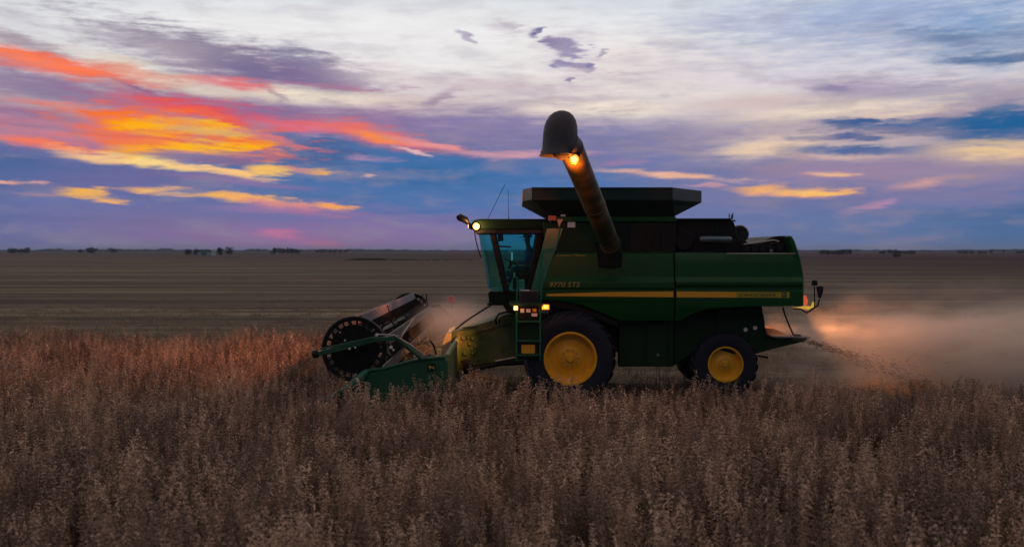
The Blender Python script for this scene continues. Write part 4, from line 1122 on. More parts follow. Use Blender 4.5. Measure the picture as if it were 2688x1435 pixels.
for yy in (21.9, 22.3, 22.9, 23.3):
    fl = MB().box(-1.0, -.90, yy, yy + .2, 3.80, 3.91).build('roof_lamp', M['plastic'], cab_e, bevel=.01)
    MB().box(-1.012, -1.001, yy + .02, yy + .18, 3.815, 3.895).build('lens', M['lamp_white'], fl)
mir = MB().tube([W(1237, 590, 21.6), W(1230, 582, 21.5), W(1222, 577, 21.4)], .014, 8).build('mirror_arm', M['black'], cab_e)
hd = MB(); hd.tube([W(1201, 570, 21.3), W(1206, 570, 21.35), W(1222, 577, 21.4), W(1229, 587, 21.45)], [.04, .085, .08, .04], 12)
hd.build('mirror_head', M['plastic'], mir)
MB().tube([W(1245, 600, 21.5), W(1248, 625, 21.5), W(1254, 650, 21.5), W(1263, 676, 21.5)], .013, 8).build('mirror_bracket', M['black'], cab_e)
MB().tube([W(1280, 576, 21.9), W(1325, 485, 21.9)], .006, 5).build('whip_aerial', M['black'], cab_e)
MB().tube([W(1336, 576, 22.1), W(1335, 565, 22.1), W(1334, 500, 22.1)], [.012, .006, .004], 5).build('whip_aerial', M['black'], cab_e)
# glossy slanted panel and handrails beside the door
MB().add([W(1436, 600, 21.0), W(1478, 600, 21.0), W(1420, 768, 20.95), W(1392, 768, 20.95), W(1436, 600, 21.0) + Vector((0, .03, 0)), W(1478, 600, 21.0) + Vector((0, .03, 0)), W(1420, 768, 20.95) + Vector((0, .03, 0)), W(1392, 768, 20.95) + Vector((0, .03, 0))],
         [(0, 3, 2, 1), (4, 5, 6, 7), (0, 1, 5, 4), (1, 2, 6, 5), (2, 3, 7, 6), (3, 0, 4, 7)]).build('slanted_panel', M['teal'], C_, smooth=False)
for pts in (((1471, 598), (1463, 640), (1440, 700), (1424, 745), (1419, 795)), ((1424, 655), (1420, 700), (1419, 796)), ((1358, 725), (1357, 796)), ((1424, 655), (1450, 652), (1462, 655))):
    MB().tube([W(x, y, 20.75) for x, y in pts], .016, 8).build('handrail', M['teal'], C_)
# platform, louvred box, ladder with swing panel
MB().box(-.06, .66, 20.12, 21.6, 2.12, 2.17).build('platform', M['green_dark'], C_, bevel=.01)
lb = MB().pprism([(1364, 762), (1415, 762), (1415, 797), (1364, 797)], 20.8, .35).build('louvre_box', M['grille'], C_, bevel=.01)
MB().pprism([(1366, 760.5), (1390, 760), (1390, 763), (1366, 763)], 20.78, .02).build('box_lid', M['white'], lb)
for k in range(6): MB().pprism([(1367, 767 + k * 5), (1412, 767 + k * 5), (1412, 769 + k * 5), (1367, 769 + k * 5)], 20.775, .022).build('louvre', M['plastic'], lb)
lad = MB()
for x in (1356, 1418): lad.bar(W(x, 798, 20.20), W(x, 946, 20.20), .05, .03)
lad = lad.build('ladder', M['teal'], C_)
MB().pprism([(1358, 838), (1417, 838), (1417, 943), (1358, 943)], 20.24, .03).build('ladder_panel', M['green_dark'], lad)
for y in (842, 893, 930): MB().pprism([(1357, y), (1418, y), (1418, y + 4), (1357, y + 4)], 20.14, .12).build('step', M['green_header'], lad)
MB().pprism([(1369, 904), (1404, 904), (1404, 927), (1369, 927)], 20.215, .012).build('reflector', M['orange_reflector'], lad)
lp = MB().pprism([(1360, 800), (1415, 800), (1415, 836), (1360, 836)], 20.22, .06).build('control_panel', M['black'], C_)
for (x, y, w_p, h_p) in ((1371, 815, 10, 10), (1387, 815, 11, 9), (1403, 826, 15, 8)):
    MB().pprism([(x - w_p / 2, y - h_p / 2), (x + w_p / 2, y - h_p / 2), (x + w_p / 2, y + h_p / 2), (x - w_p / 2, y + h_p / 2)], 20.205, .012).build('label', M['white'], lp)
MB().pprism([(1398, 810), (1408, 810), (1408, 818), (1398, 818)], 20.205, .012).build('label', M['orange_reflector'], lp)
lamp_box('marker_lamp', 1354, 807.5, 20.14, .085, .10, M['lamp_small'], C_, .08)
lamp_box('marker_lamp', 1432, 805.5, 20.14, .15, .10, M['lamp_amber'], C_, .08)

# ---- unloading auger, swung out towards the camera
A0 = Vector((2.22, 20.95, 3.30)); A1 = Vector((.94, 15.55, 5.02))
ax = (A1 - A0).normalized()
aug = MB().tube([A0, A0.lerp(A1, .5), A0.lerp(A1, .985)], [.205, .21, .21], 32).build('auger_tube', M['tube'], C_)
for u in (.08, .5): MB().tube([A0.lerp(A1, u), A0.lerp(A1, u + .012)], .225, 32).build('collar', M['tube'], aug)
MB().lathe((2.16, 21.05, 3.2), [(-.25, 0), (-.25, .26), (.28, .30), (.28, 0)], 24, axis='z').build('auger_base', M['black'], C_)
# rubber spout: domed hood turned down to the left, open at the bottom with a flared lip
sc_ = W(1471, 352, 15.72)
mb = MB(); prof = [(.365, .001), (.36, .07), (.335, .15), (.28, .225), (.20, .28), (.10, .312), (-.02, .325), (-.14, .325), (-.26, .33), (-.34, .35), (-.375, .375), (-.38, .37), (-.33, .33), (-.24, .305), (0, .30), (.2, .26), (.32, .12), (.345, .001)]
mb.lathe((sc_.x, sc_.y, sc_.z), prof, 40, axis='z')
mb.v = [(sc_.x + (x - sc_.x) * .88 + (z - sc_.z) * .06, y, z + .02) for x, y, z in mb.v]
hood = mb.build('spout_hood', M['spout'], C_)
MB().tube([A0.lerp(A1, .98), A0.lerp(A1, .992), A1 + Vector((-.04, .08, .0)), A1 + Vector((-.10, .18, -.02)), A1 + Vector((-.16, .26, -.06))], [.213, .216, .216, .21, .19], 32).build('spout_elbow', M['spout'], C_)
MB().lathe((sc_.x - .02, sc_.y, sc_.z - .31), [(0, .306), (.012, .312), (.024, .306)], 40, axis='z').build('spout_band', M['plastic'], hood)
# auger lamp on the near upper side of the tube
up = Vector((-.05, -.75, -.10))
lpz = W(1507, 418, 15.50)
al = MB().lathe((lpz.x, lpz.y, lpz.z), [(.10, .03), (.08, .07), (0, .085)], 20).build('auger_lamp', M['plastic'], C_)
MB().lathe((lpz.x, lpz.y, lpz.z), [(-.004, .001), (-.004, .078), (0, .08)], 20).build('lens', M['lamp_auger'], al)
MB().lathe((lpz.x, lpz.y - .006, lpz.z), [(-.02, .001), (-.012, .036), (0, .05)], 20).build('bulb', M['bulb'], al)
MB().bar((lpz.x, lpz.y + .08, lpz.z), (lpz.x + .03, lpz.y + .22, lpz.z - .02), .04, .04).build('lamp_bracket', M['black'], al)

# ---- feeder house between cab and header
fe = MB().pprism([(1184, 872), (1353, 822), (1440, 822), (1440, 952), (1353, 952), (1230, 972), (1184, 985)], 21.85, 1.45).build('feeder_house', M['feeder'], C_, bevel=.02)
for (x0, y0, x1, y1) in ((1200, 885, 1350, 842), (1215, 960, 1350, 938)):
    MB().bar(W(x0, y0, 21.83), W(x1, y1, 21.83), .05, .04).build('feeder_rib', M['feeder'], fe)
mb = MB(); r_ = random.Random(9)
for q in range(14):
    x = r_.uniform(1200, 1270); y = r_.uniform(880, 940); p = W(x, y, 21.84)
    mb.lathe((p.x, 21.80, p.z), [(0, .001), (0, r_.uniform(.02, .06)), (.05, r_.uniform(.03, .07))], 10)
mb.build('feeder_fittings', M['feeder'], fe)
c = W(1222, 962, 21.75); MB().lathe((c.x, 21.70, c.z), [(0, .001), (0, .05), (.03, .17), (.06, .17), (.12, .10)], 24).build('feeder_pulley', M['black'], C_)
MB().pprism([(1158, 940), (1160, 900), (1170, 876), (1184, 873), (1186, 985), (1176, 985)], 21.7, 1.8).build('throat_plate', M['feeder_plate'], C_, bevel=.01)
MB().pprism([(1184, 930), (1200, 935), (1215, 965), (1208, 985), (1184, 990)], 21.6, .25).build('coupler', M['feeder'], C_)
MB().tube([W(1195, 864, 21.6), W(1240, 831, 21.6), W(1292, 799, 21.6)], .017, 8).build('hydraulic_line', M['black'], C_)
MB().tube([W(1205, 852, 21.7), W(1245, 826, 21.7), W(1284, 799, 21.7)], .010, 8).build('hydraulic_line', M['steel'], C_)
MB().tube([W(1355, 822, 21.4), W(1330, 818, 21.3), W(1308, 824, 21.3), W(1301, 838, 21.4), W(1303, 850, 21.6)], .022, 8).build('hose', M['black'], C_)
MB().tube([W(1350, 828, 21.5), W(1326, 828, 21.4), W(1312, 836, 21.4), W(1310, 852, 21.6)], .014, 8).build('hose', M['black'], C_)
MB().tube([W(1215, 860, 21.7), W(1235, 858, 21.6), W(1252, 856, 21.7)], .014, 8).build('hose', M['black'], C_)
MB().tube([W(1260, 966, 21.5), W(1310, 955, 21.5), W(1400, 950, 21.5)], .05, 12).build('lift_cylinder', M['black'], C_)
MB().tube([W(1300, 948, 21.45), W(1352, 938, 21.45)], .025, 10).build('cylinder_rod', M['steel'], C_)
MB().pprism([(1282, 789), (1325, 789), (1330, 794), (1354, 802), (1354, 822), (1330, 818), (1320, 800), (1282, 793)], 21.75, .2).build('cab_bracket', M['feeder'], C_)

# ---- header
hd = bpy.data.objects.new('header', None); col.objects.link(hd); hd.parent = C_
HN, HF = 17.95, 28.0
back = MB().prism([(-1.25, .30), (-1.22, .35), (-1.20, 1.22), (-1.26, 1.26), (-1.30, 1.22), (-1.34, .42), (-1.70, .20), (-2.72, .16), (-2.72, .12), (-1.66, .13)], HN + .05, HF - .05)
back.build('back_sheet', M['sheet'], hd)
MB().tube([(-1.24, HN + .1, 1.28), (-1.24, HF - .1, 1.28)], .055, 12).build('top_beam', M['sheet'], hd)
au = MB().tube([(-1.85, HN + .15, .62), (-1.85, HF - .15, .62)], .19, 20).build('header_auger', M['sheet'], hd)
fl = MB()
for (y0, y1, sg) in ((HN + .2, 21.9, 1), (HF - .2, 23.9, -1)):
    n = 150; turns = abs(y1 - y0) / .55; vs = []
    for k in range(n + 1):
        u = k / n; y = y0 + (y1 - y0) * u; a = 2 * math.pi * turns * u
        vs += [(-1.85 + .18 * math.cos(a), y, .62 + .18 * math.sin(a)), (-1.85 + .33 * math.cos(a), y, .62 + .33 * math.sin(a))]
    fl.add(vs, [(2 * k, 2 * k + 2, 2 * k + 3, 2 * k + 1) for k in range(n)])
fl.build('auger_flighting', M['steel'], au)
cb = MB(); cb.box(-2.80, -2.70, HN + .1, HF - .1, .10, .14)
y = HN + .15
while y < HF - .1:
    cb.add([(-2.78, y, .10), (-2.78, y + .05, .10), (-2.78, y + .025, .15), (-2.95, y + .025, .11)], [(0, 1, 3), (1, 2, 3), (2, 0, 3), (0, 2, 1)]); y += .076
cb.build('cutter_bar', M['steel'], hd)


def end_sheet(y, face):
    px = [(1170, 938), (1166, 936), (1120, 940), (1073, 948), (1009, 966), (975, 972), (958, 972), (945, 985), (932, 1000), (908, 1024), (880, 1036), (845, 1050), (842, 1056), (870, 1062), (905, 1080), (960, 1092), (1155, 1092), (1168, 1060), (1176, 990), (1176, 950)]
    q = [W(a, b_, 17.95) for a, b_ in px]
    pts = [(p.x, p.z) for p in q]
    o = MB().prism(pts, y, y + .09 * 1).build('end_sheet', M['green_header'], hd, bevel=.03)
    return o


es = end_sheet(17.92, -1); end_sheet(HF, 1)
# rolled top edge, and the pointed crop divider with its keel
MB().tube([W(a, b_, 17.93) for a, b_ in ((1168, 937), (1120, 941), (1073, 949), (1009, 967), (965, 972))], .035, 10).build('edge_roll', M['green_header'], es)
dv = MB().tube([W(966, 972, 17.9), W(945, 992, 17.88), (W(905, 1026, 17.86)), W(868, 1042, 17.86), W(835, 1054, 17.86)], [.05, .09, .08, .05, .015], 12).build('divider_nose', M['teal'], es)
emblem(1133, 963, 22, 22, 17.90, es, 17.95, M['green_dark'], M['decal'])
# reel
RC = Vector((-2.98, 0, 1.44)); RR = .62
reel = MB().tube([(RC.x, HN + .1, RC.z), (RC.x, HF - .1, RC.z)], .07, 14).build('reel_tube', M['plastic'], hd)
for y in (HN + .06, 19.9, 21.8, 24.3, 26.2, HF - .1):
    e = MB(); endp = y < 18.2 or y > 27.5
    if endp:
        for k in range(24):
            a = 2 * math.pi * k / 24; q0 = Vector((RC.x + .12 * math.cos(a), y - .01, RC.z + .12 * math.sin(a))); q1 = Vector((RC.x + .57 * math.cos(a + .16), y - .01, RC.z + .57 * math.sin(a + .16)))
            e.bar(q0, q1, .02, .035 if k % 2 else .055)
        e.lathe((RC.x, y - .02, RC.z), [(0, .02), (0, .14), (.02, .16)], 16)
        e.lathe((RC.x, y, RC.z), [(0, .001), (0, .46), (.02, .46), (.02, .001)], 36)
        e.lathe((RC.x, y - .015, RC.z), [(-.01, RR * .86), (-.02, RR * .97), (0, RR * 1.0), (.05, RR), (.05, RR * .86)], 40, closed=True)
    else:
        for k in range(6):
            a = 2 * math.pi * k / 6 + .35; q1 = (RC.x + RR * math.cos(a), y, RC.z + RR * math.sin(a)); e.bar((RC.x, y, RC.z), q1, .03, .045)
        e.lathe((RC.x, y, RC.z), [(0, .30), (0, .34), (.03, .34), (.03, .30)], 30, closed=True)
    e.build('reel_disc' if endp else 'reel_spider', M['black'], hd)
for k in range(6):
    a = 2 * math.pi * k / 6 + .35
    c0 = Vector((RC.x + RR * math.cos(a), 0, RC.z + RR * math.sin(a)))
    b_ = MB(); b_.tube([(c0.x, HN + .12, c0.z), (c0.x, HF - .12, c0.z)], .022, 10)
    tx, tz = -.10 * math.sin(a) * 0 + .04, -.13
    b_.prism([(c0.x - .015, c0.z + .02), (c0.x + .015, c0.z + .02), (c0.x + .06, c0.z - .15), (c0.x + .045, c0.z - .16)], HN + .25, 21.7)
    b_.prism([(c0.x - .015, c0.z + .02), (c0.x + .015, c0.z + .02), (c0.x + .06, c0.z - .15), (c0.x + .045, c0.z - .16)], 21.9, HF - .25)
    b_ = b_.build('reel_bat', M['bat'] if k % 2 else M['bat_dark'], hd)
    tn = MB(); y = HN + .2
    while y < HF - .15:
        tn.tube([(c0.x + .03, y, c0.z - .1), (c0.x + .06, y, c0.z - .24), (c0.x + .14, y + .01, c0.z - .40)], [.014, .012, .006], 4); y += .10
    tn.build('reel_tines', M['black'], hd)


def reel_arm(y):
    arm = MB(); s = lambda a, b_: Vector((W(a, b_, 17.9).x, y, W(a, b_, 17.9).z))
    arm.bar(s(832, 928), s(985, 890), .10, .085); arm.bar(s(985, 890), s(1052, 884), .09, .08)
    arm.tube([s(1040, 884), s(1060, 898), s(1092, 925), s(1112, 942)], .05, 10)
    arm = arm.build('reel_arm', M['green_header'], hd, bevel=.008)
    cap = MB(); cap.tube([s(824, 929), s(838, 925)], .075, 12); cap.build('arm_cap', M['black'], arm)
    return arm


reel_arm(17.80)
reel_arm(28.1)
MB().tube([(W(986, 878, 17.7).x, 17.75, W(986, 878, 17.7).z), (W(1034, 880, 17.7).x, 17.75, W(1034, 880, 17.7).z), (W(1075, 905, 17.7).x, 17.78, W(1075, 905, 17.7).z), (W(1115, 936, 17.7).x, 17.85, W(1115, 936, 17.7).z)], .016, 8).build('hose', M['steel'], hd)
MB().tube([W(840, 916, 17.72), W(930, 896, 17.72), W(985, 884, 17.72)], .014, 8).build('hose', M['green_header'], hd)
mb = MB(); r_ = random.Random(12)
for (x, y, r) in ((917, 915, .02), (932, 912, .016), (1026, 911, .03), (1032, 918, .018), (989, 880, .02), (905, 893, .014), (892, 872, .012), (1088, 935, .014)):
    p = W(x, y, 17.70); mb.lathe((p.x, 17.70, p.z), [(0, .001), (0, r), (.04, r)], 10)
mb.build('bolt_heads', M['white'], hd)
MB().tube([W(1087, 836, 20.6), W(1068, 862, 20.3), W(1046, 894, 20.0)], [.02, .022, .03], 10).build('lift_cylinder', M['steel'], hd)
MB().tube([W(1112, 800, 27), W(1108, 775, 27), W(1120, 772, 27), W(1119, 798, 27)], .02, 8).build('hose', M['black'], hd)
MB().tube([W(1130, 895, 20.5), W(1138, 905, 20.4), W(1145, 930, 20.3)], .022, 8).build('hose', M['black'], hd)
rf = MB().tube([W(1187, 810, 27.9), W(1187, 792, 27.9)], .015, 6).build('marker_post', M['black'], hd)
MB().lathe((W(1185, 786, 27.85).x, 27.8, W(1185, 786, 27.85).z), [(0, .001), (0, .10), (.03, .11), (.05, .001)], 18).build('marker_disc', M['red'], rf)

# ------------------------------------------------------------------ driver, seated in the cab and facing left
def skinned(name, chains, m, parent=None, levels=2):
    """chains of (point, radius); the first point of later chains names a joint of the body by index"""
    vs, es, rs = [], [], []
    for start, ch in chains:
        prev = start
        for p, r in ch:
            vs.append(p); rs.append(r); i = len(vs) - 1
            if prev is not None: es.append((prev, i))
            prev = i
    off = root_loc(parent) if parent is not None else Vector((0, 0, 0))
    me = bpy.data.meshes.new(name); me.from_pydata([tuple(Vector(v) - off) for v in vs], es, [])
    o = bpy.data.objects.new(name, me); col.objects.link(o); me.materials.append(m)
    if parent is not None: o.parent = parent
    sk = o.modifiers.new('skin', 'SKIN'); me.skin_vertices.new() if not me.skin_vertices else None
    for i, sv in enumerate(me.skin_vertices[0].data):
        sv.radius = rs[i] if isinstance(rs[i], tuple) else (rs[i], rs[i]); sv.use_root = (i == 0)
    sk.use_smooth_shade = True
    sb = o.modifiers.new('sub', 'SUBSURF'); sb.levels = levels; sb.render_levels = levels
    return o


pe = empty('person', (.42, 22.62, 2.76), 'driver in a dark cap and blue work shirt sitting at the wheel inside the cab', 'person')
X, Y, Z = .42, 22.62, 2.80
body = [
 (None, [((X, Y, Z + .06), .13), ((X + .02, Y, Z + .25), .13), ((X + .01, Y, Z + .44), .15), ((X - .01, Y, Z + .54), .09), ((X - .03, Y, Z + .60), .055), ((X - .05, Y, Z + .67), .06), ((X - .055, Y, Z + .76), (.088, .078)), ((X - .05, Y, Z + .83), .065)]),
 (2, [((X - .02, Y - .19, Z + .46), .06), ((X - .10, Y - .23, Z + .22), .05), ((X - .33, Y - .17, Z + .22), .036), ((X - .38, Y - .15, Z + .23), .03)]),
 (2, [((X - .02, Y + .19, Z + .46), .06), ((X - .10, Y + .23, Z + .22), .05), ((X - .33, Y + .17, Z + .22), .036), ((X - .38, Y + .15, Z + .23), .03)]),
 (0, [((X - .05, Y - .10, Z + .03), .09), ((X - .42, Y - .14, Z + .05), .07), ((X - .52, Y - .14, Z - .32), .045), ((X - .62, Y - .14, Z - .36), .035)]),
 (0, [((X - .05, Y + .10, Z + .03), .09), ((X - .42, Y + .14, Z + .05), .07), ((X - .52, Y + .14, Z - .32), .045), ((X - .62, Y + .14, Z - .36), .035)]),
]
bd_ = skinned('body', body, M['skin'], pe)
shirt = [(None, [((X, Y, Z + .10), .150), ((X + .02, Y, Z + .25), .150), ((X + .01, Y, Z + .44), .168), ((X - .01, Y, Z + .53), .10)]),
         (2, [((X - .02, Y - .19, Z + .46), .075), ((X - .10, Y - .235, Z + .22), .062), ((X - .28, Y - .18, Z + .22), .047)]),
         (2, [((X - .02, Y + .19, Z + .46), .075), ((X - .10, Y + .235, Z + .22), .062), ((X - .28, Y + .18, Z + .22), .047)])]
skinned('shirt', shirt, M['shirt'], pe)
jeans = [(None, [((X, Y, Z + .03), .155), ((X, Y, Z + .12), .145)]),
         (0, [((X - .05, Y - .10, Z + .03), .105), ((X - .42, Y - .14, Z + .05), .083), ((X - .51, Y - .14, Z - .28), .058)]),
         (0, [((X - .05, Y + .10, Z + .03), .105), ((X - .42, Y + .14, Z + .05), .083), ((X - .51, Y + .14, Z - .28), .058)])]
skinned('trousers', jeans, M['jeans'], pe)
for sg in (-1, 1):      # hands closed on the wheel rim: palm, four fingers, thumb
    w0 = Vector((X - .38, Y + sg * .15, Z + .23)); hand = [(None, [(w0, .028), (w0 + Vector((-.05, 0, .005)), (.034, .018))])]
    for k in range(4):
        o_ = sg * (.024 - .016 * k); ln = (.9, 1, .95, .75)[k]
        b0 = w0 + Vector((-.075, o_, .005))
        hand.append((1, [(b0, .009), (b0 + Vector((-.035 * ln, 0, -.012)), .0085), (b0 + Vector((-.045 * ln, 0, -.04)), .008), (b0 + Vector((-.020, 0, -.055)), .007)]))
    t0 = w0 + Vector((-.03, -sg * .030, .0)); hand.append((1, [(t0, .011), (t0 + Vector((-.03, -sg * .012, -.018)), .010), (t0 + Vector((-.045, -sg * .004, -.038)), .008)]))
    skinned('hand', hand, M['skin'], pe, 1)
hx, hz = X - .055, Z + .765
face = MB()
face.add([(hx - .075, Y - .015, hz + .01), (hx - .075, Y + .015, hz + .01), (hx - .118, Y, hz - .02), (hx - .08, Y - .02, hz - .03), (hx - .08, Y + .02, hz - .03)], [(0, 2, 1), (0, 3, 2), (1, 2, 4), (3, 4, 2)])
face.build('nose', M['skin'], pe)
MB().box(hx - .088, hx - .07, Y - .025, Y + .025, hz - .055, hz - .047).build('mouth', mat('lips', (.3, .12, .10), .6), pe)
for sg in (-1, 1):
    MB().lathe((hx - .078, Y + sg * .032, hz + .015), [(-.012, .001), (-.006, .010), (.004, .012)], 10, axis='x').build('eye', M['white'], pe)
    e = MB().tube([(hx + .01, Y + sg * .085, hz + .025), (hx + .02, Y + sg * .096, hz), (hx + .012, Y + sg * .086, hz - .03)], [.012, .017, .010], 8); e.build('ear', M['skin'], pe)
cp = MB().lathe((hx + .005, Y, hz + .04), [(0, .108), (.04, .108), (.085, .085), (.11, .04), (.115, .001)], 20, axis='z')
cp.box(hx - .20, hx - .05, Y - .075, Y + .075, .0, .001) if False else None
cp.prism([(hx - .20, hz + .035), (hx - .19, hz + .047), (hx - .06, hz + .065), (hx - .06, hz + .05)], Y - .07, Y + .07)
cp.build('cap', M['cap'], pe, bevel=.004)
MB().lathe((hx + .018, Y, hz - .005), [(-.05, .075), (-.02, .098), (.05, .104)], 18, axis='z').build('hair', mat('brown_hair', (.05, .03, .02), .8), pe) if False else None

# ------------------------------------------------------------------ lamps' own light
def point(name, loc, e, c, r=.08):
    d = bpy.data.lights.new(name, 'POINT'); d.energy = e; d.color = c; d.shadow_soft_size = r
    o = bpy.data.objects.new(name, d); col.objects.link(o); o.location = loc
    return o
def spot(name, loc, to, e, c, ang, blend=.6, r=.08):
    d = bpy.data.lights.new(name, 'SPOT'); d.energy = e; d.color = c; d.spot_size = R(ang); d.spot_blend = blend; d.shadow_soft_size = r
    o = bpy.data.objects.new(name, d); col.objects.link(o); o.location = loc
    o.rotation_euler = (Vector(to) - Vector(loc)).to_track_quat('-Z', 'Y').to_euler()
    return o
WARM = (1, .40, .14)
spot('roof_light', (-1.05, 22.0, 3.85), (-10, 19.5, .8), 1250, (1, .27, .08), 80, 1.0)
spot('roof_light', (-1.05, 23.4, 3.85), (-11, 25.5, .8), 1350, (1, .27, .08), 66, 1.0)
spot('roof_light', (-1.05, 22.6, 3.85), (-1.9, 23.5, .6), 320, WARM, 60, .8)
spot('feeder_light', (.0, 20.15, 2.06), (-1.51, 21.7, 1.17), 420, (1, .36, .08), 38, .9, .05)
point('auger_light', (lpz.x, lpz.y + .02, lpz.z - .13), 60, (1, .24, .03), .05)
spot('auger_light', (lpz.x + .02, lpz.y + .12, lpz.z - .16), (1.12, 16.2, 4.80), 30, (1, .20, .02), 130, 1.0, .05)
point('marker_light', (W(1432, 805, 20.03).x, 20.02, W(1432, 805, 20.03).z), 1.6, (1, .2, .02), .04)
point('marker_light', (W(1354, 807, 20.03).x, 20.02, W(1354, 807, 20.03).z), 1.6, (1, .35, .1), .04)
point('roof_lamp_light', tuple(W(1249, 594, 21.25)), 14, (1, .45, .15), .05)
spot('tail_light', (6.75, 22.2, 2.02), (9.5, 22.2, 1.0), 400, (1, .37, .14), 90, .8, .08)
spot('tail_light', (6.1, 22.0, 1.95), (6.2, 22.2, 1.3), 30, (1, .35, .1), 120, .8, .05)

# ------------------------------------------------------------------ dust and chaff
def dust(name, x0, x1, y0, y1, z0, z1, dens, colr, shape, label, nscale=1.0):
    m = bpy.data.materials.new(name); m.use_nodes = True; t = m.node_tree; t.nodes.remove(t.nodes['Principled BSDF'])
    v = t.nodes.new('ShaderNodeVolumePrincipled'); v.inputs['Color'].default_value = colr; v.inputs['Anisotropy'].default_value = .1
    t.links.new(v.outputs[0], t.nodes['Material Output'].inputs['Volume'])
    g = t.nodes.new('ShaderNodeNewGeometry'); sp = t.nodes.new('ShaderNodeSeparateXYZ'); t.links.new(g.outputs['Position'], sp.inputs[0])
    mp = t.nodes.new('ShaderNodeMapping'); mp.inputs['Scale'].default_value = (.42, .8, 1.25); mp.inputs['Rotation'].default_value = (0, R(-10), 0); t.links.new(g.outputs['Position'], mp.inputs[0])
    no = t.nodes.new('ShaderNodeTexNoise'); no.inputs['Scale'].default_value = nscale; no.inputs['Detail'].default_value = 5; no.inputs['Roughness'].default_value = .6; t.links.new(mp.outputs[0], no.inputs['Vector'])
    def mm(op, a, b=None, c=None):
        n = t.nodes.new('ShaderNodeMath'); n.operation = op
        for i, q in enumerate((a, b, c)):
            if q is None: continue
            if isinstance(q, (int, float)): n.inputs[i].default_value = q
            else: t.links.new(q, n.inputs[i])
        return n.outputs[0]
    def rg(a, lo, hi, o0=0, o1=1):
        n = t.nodes.new('ShaderNodeMapRange'); n.interpolation_type = 'SMOOTHSTEP'; t.links.new(a, n.inputs[0])
        for i, q in ((1, lo), (2, hi), (3, o0), (4, o1)): n.inputs[i].default_value = q
        return n.outputs[0]
    X_, Y_, Z_ = sp.outputs
    dn = shape(mm, rg, X_, Y_, Z_, no.outputs['Fac'])
    t.links.new(mm('MAXIMUM', mm('MULTIPLY', dn, dens), 0.0), v.inputs['Density'])
    o = MB().box(x0, x1, y0, y1, z0, z1).build(name, m, smooth=False)
    return tag(o, label, None, None, 'stuff')


def plume(mm, rg, X_, Y_, Z_, n):
    # axis falls from the spreader and the plume widens downwind; lifting dust above it further out
    zc = mm('MULTIPLY_ADD', rg(X_, 5.8, 12.0), -.62, 1.42)                 # centre height
    half = mm('MULTIPLY_ADD', rg(X_, 5.8, 12.5), 1.0, .22)                 # half thickness
    dz = mm('DIVIDE', mm('ABSOLUTE', mm('SUBTRACT', mm('MULTIPLY_ADD', mm('SUBTRACT', n, .5), 1.7, Z_), zc)), half)
    dy = mm('DIVIDE', mm('ABSOLUTE', mm('SUBTRACT', Y_, 22.7)), mm('MULTIPLY_ADD', rg(X_, 5.8, 11), 1.3, 1.5))
    core = mm('MULTIPLY', rg(dz, 1.1, .25), rg(dy, 1.2, .5))
    core = mm('MULTIPLY', core, rg(X_, 5.7, 6.3, 0, 1))
    core = mm('MULTIPLY', core, rg(n, .40, .58, .08, 1.6))
    hz = mm('MULTIPLY', mm('MULTIPLY', rg(X_, 5.6, 8.5, 0.45, 1), rg(Z_, 2.9, .9)), mm('MULTIPLY', rg(dy, 1.5, .4), rg(n, .44, .62)))
    return mm('MULTIPLY_ADD', hz, .30, core)


dust('dust_plume', 5.7, 18.5, 19.2, 26.6, .02, 3.1, 1.1, (.95, .84, .73, 1), plume, 'pale brown dust and chaff blowing out behind the combine', 1.5)


def puff(mm, rg, X_, Y_, Z_, n):
    dx = mm('DIVIDE', mm('SUBTRACT', X_, -1.3), 1.6); dy = mm('DIVIDE', mm('SUBTRACT', Y_, 24.5), 2.8); dz = mm('DIVIDE', mm('SUBTRACT', Z_, 1.35), .95)
    d = mm('SQRT', mm('ADD', mm('MULTIPLY', dx, dx), mm('ADD', mm('MULTIPLY', dy, dy), mm('MULTIPLY', dz, dz))))
    return mm('MULTIPLY', rg(d, 1.0, .2), rg(n, .3, .7, .3, 1.2))


dust('header_dust', -3.2, .45, 21.6, 27.4, .25, 2.45, .62, (.97, .82, .74, 1), puff, 'thin pinkish dust hanging above the header and feeder house')

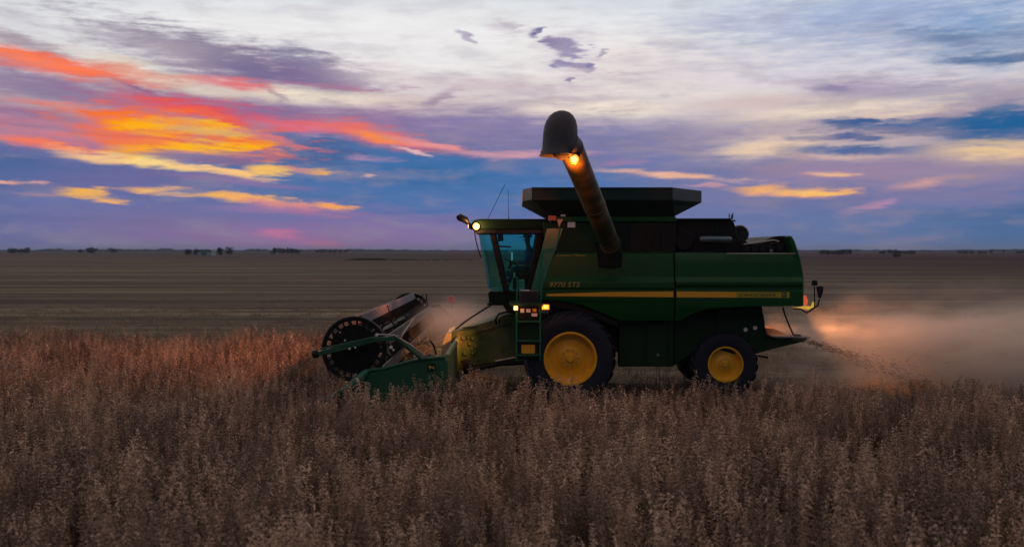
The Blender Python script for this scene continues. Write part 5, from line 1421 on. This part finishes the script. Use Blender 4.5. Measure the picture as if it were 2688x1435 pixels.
# straw bits thrown from the spreader
mb = MB(); r_ = random.Random(21)
for i in range(520):
    u = r_.random() ** 1.6; x = 6.1 + 7.5 * u; z = 1.35 - 1.15 * u + r_.gauss(0, .10 + .35 * u); y = 22.4 + r_.gauss(0, .7 + .8 * u)
    if z < .03: z = .03
    a = r_.uniform(-.5, .5); ln = r_.uniform(.02, .07); v_ = Vector((math.cos(a), r_.gauss(0, .5), -math.sin(a) * .7)) * ln
    mb.tube([(x, y, z), Vector((x, y, z)) + v_], r_.uniform(.003, .007), 3)
tag(mb.build('flying_chaff', M['straw'], smooth=False), 'bits of chopped straw flying out behind the spreader', None, None, 'stuff')
mb = MB()
for i in range(620):
    u = r_.random() ** 1.2; x = 6.75 + 2.9 * u; z = 1.22 - 1.0 * u ** 1.1 + r_.gauss(0, .03 + .13 * u); y = 21.9 + r_.gauss(0, .35)
    a = r_.uniform(-.2, .9); ln = r_.uniform(.02, .09); v_ = Vector((math.cos(a), r_.gauss(0, .4), -math.sin(a))) * ln
    mb.tube([(x, y, max(.03, z)), Vector((x, y, max(.05, z))) + v_], r_.uniform(.003, .009), 3)
tag(mb.build('falling_chaff', M['chaff'], smooth=False), 'streak of chaff, coloured dark for low light, falling from the spreader', None, None, 'stuff')
# cut crop lying in the header trough and caught on the reel
mb = MB()
for i in range(2600):
    y = r_.uniform(18.2, 27.8); f_ = math.exp(-((y - 22.8) / 2.6) ** 2); x = r_.gauss(-2.1, .28); z = .22 + r_.random() ** 2 * (.25 + .75 * f_)
    a = r_.uniform(0, 6.28); ln = r_.uniform(.08, .3)
    mb.tube([(x, y, z), (x + math.cos(a) * ln, y + math.sin(a) * ln, z + r_.gauss(0, .08))], r_.uniform(.004, .009), 3)
tag(mb.build('cut_crop', M['straw'], smooth=False), 'cut stalks piled in the header trough under the reel', None, None, 'stuff')
# ragged windrow of dropped straw on the cut strip behind the machine
mb = MB()
for i in range(2600):
    x = r_.uniform(5.2, 22); y = 22.4 + r_.gauss(0, .75); a = r_.uniform(-.9, .9); ln = r_.uniform(.08, .3); z = max(.02, r_.gauss(.07, .05))
    mb.tube([(x, y, z), (x + math.cos(a) * ln, y + math.sin(a) * ln, max(.01, z + r_.gauss(0, .05)))], .006, 3)
tag(mb.build('windrow_straw', M['straw'], smooth=False), 'loose straw dropped in a low row behind the combine', None, None, 'stuff')
hm = bpy.data.materials.new('haze_air'); hm.use_nodes = True; hm.node_tree.nodes.remove(hm.node_tree.nodes['Principled BSDF'])
hv = hm.node_tree.nodes.new('ShaderNodeVolumePrincipled'); hv.inputs['Color'].default_value = (.62, .76, 1.0, 1); hv.inputs['Density'].default_value = .00013
hm.node_tree.links.new(hv.outputs[0], hm.node_tree.nodes['Material Output'].inputs['Volume'])
HAZE = True
if HAZE:
    tag(MB().box(-6100, 6100, -310, 9100, -1, 30).build('haze', hm, smooth=False), 'thin blue evening haze', None, None, 'stuff')
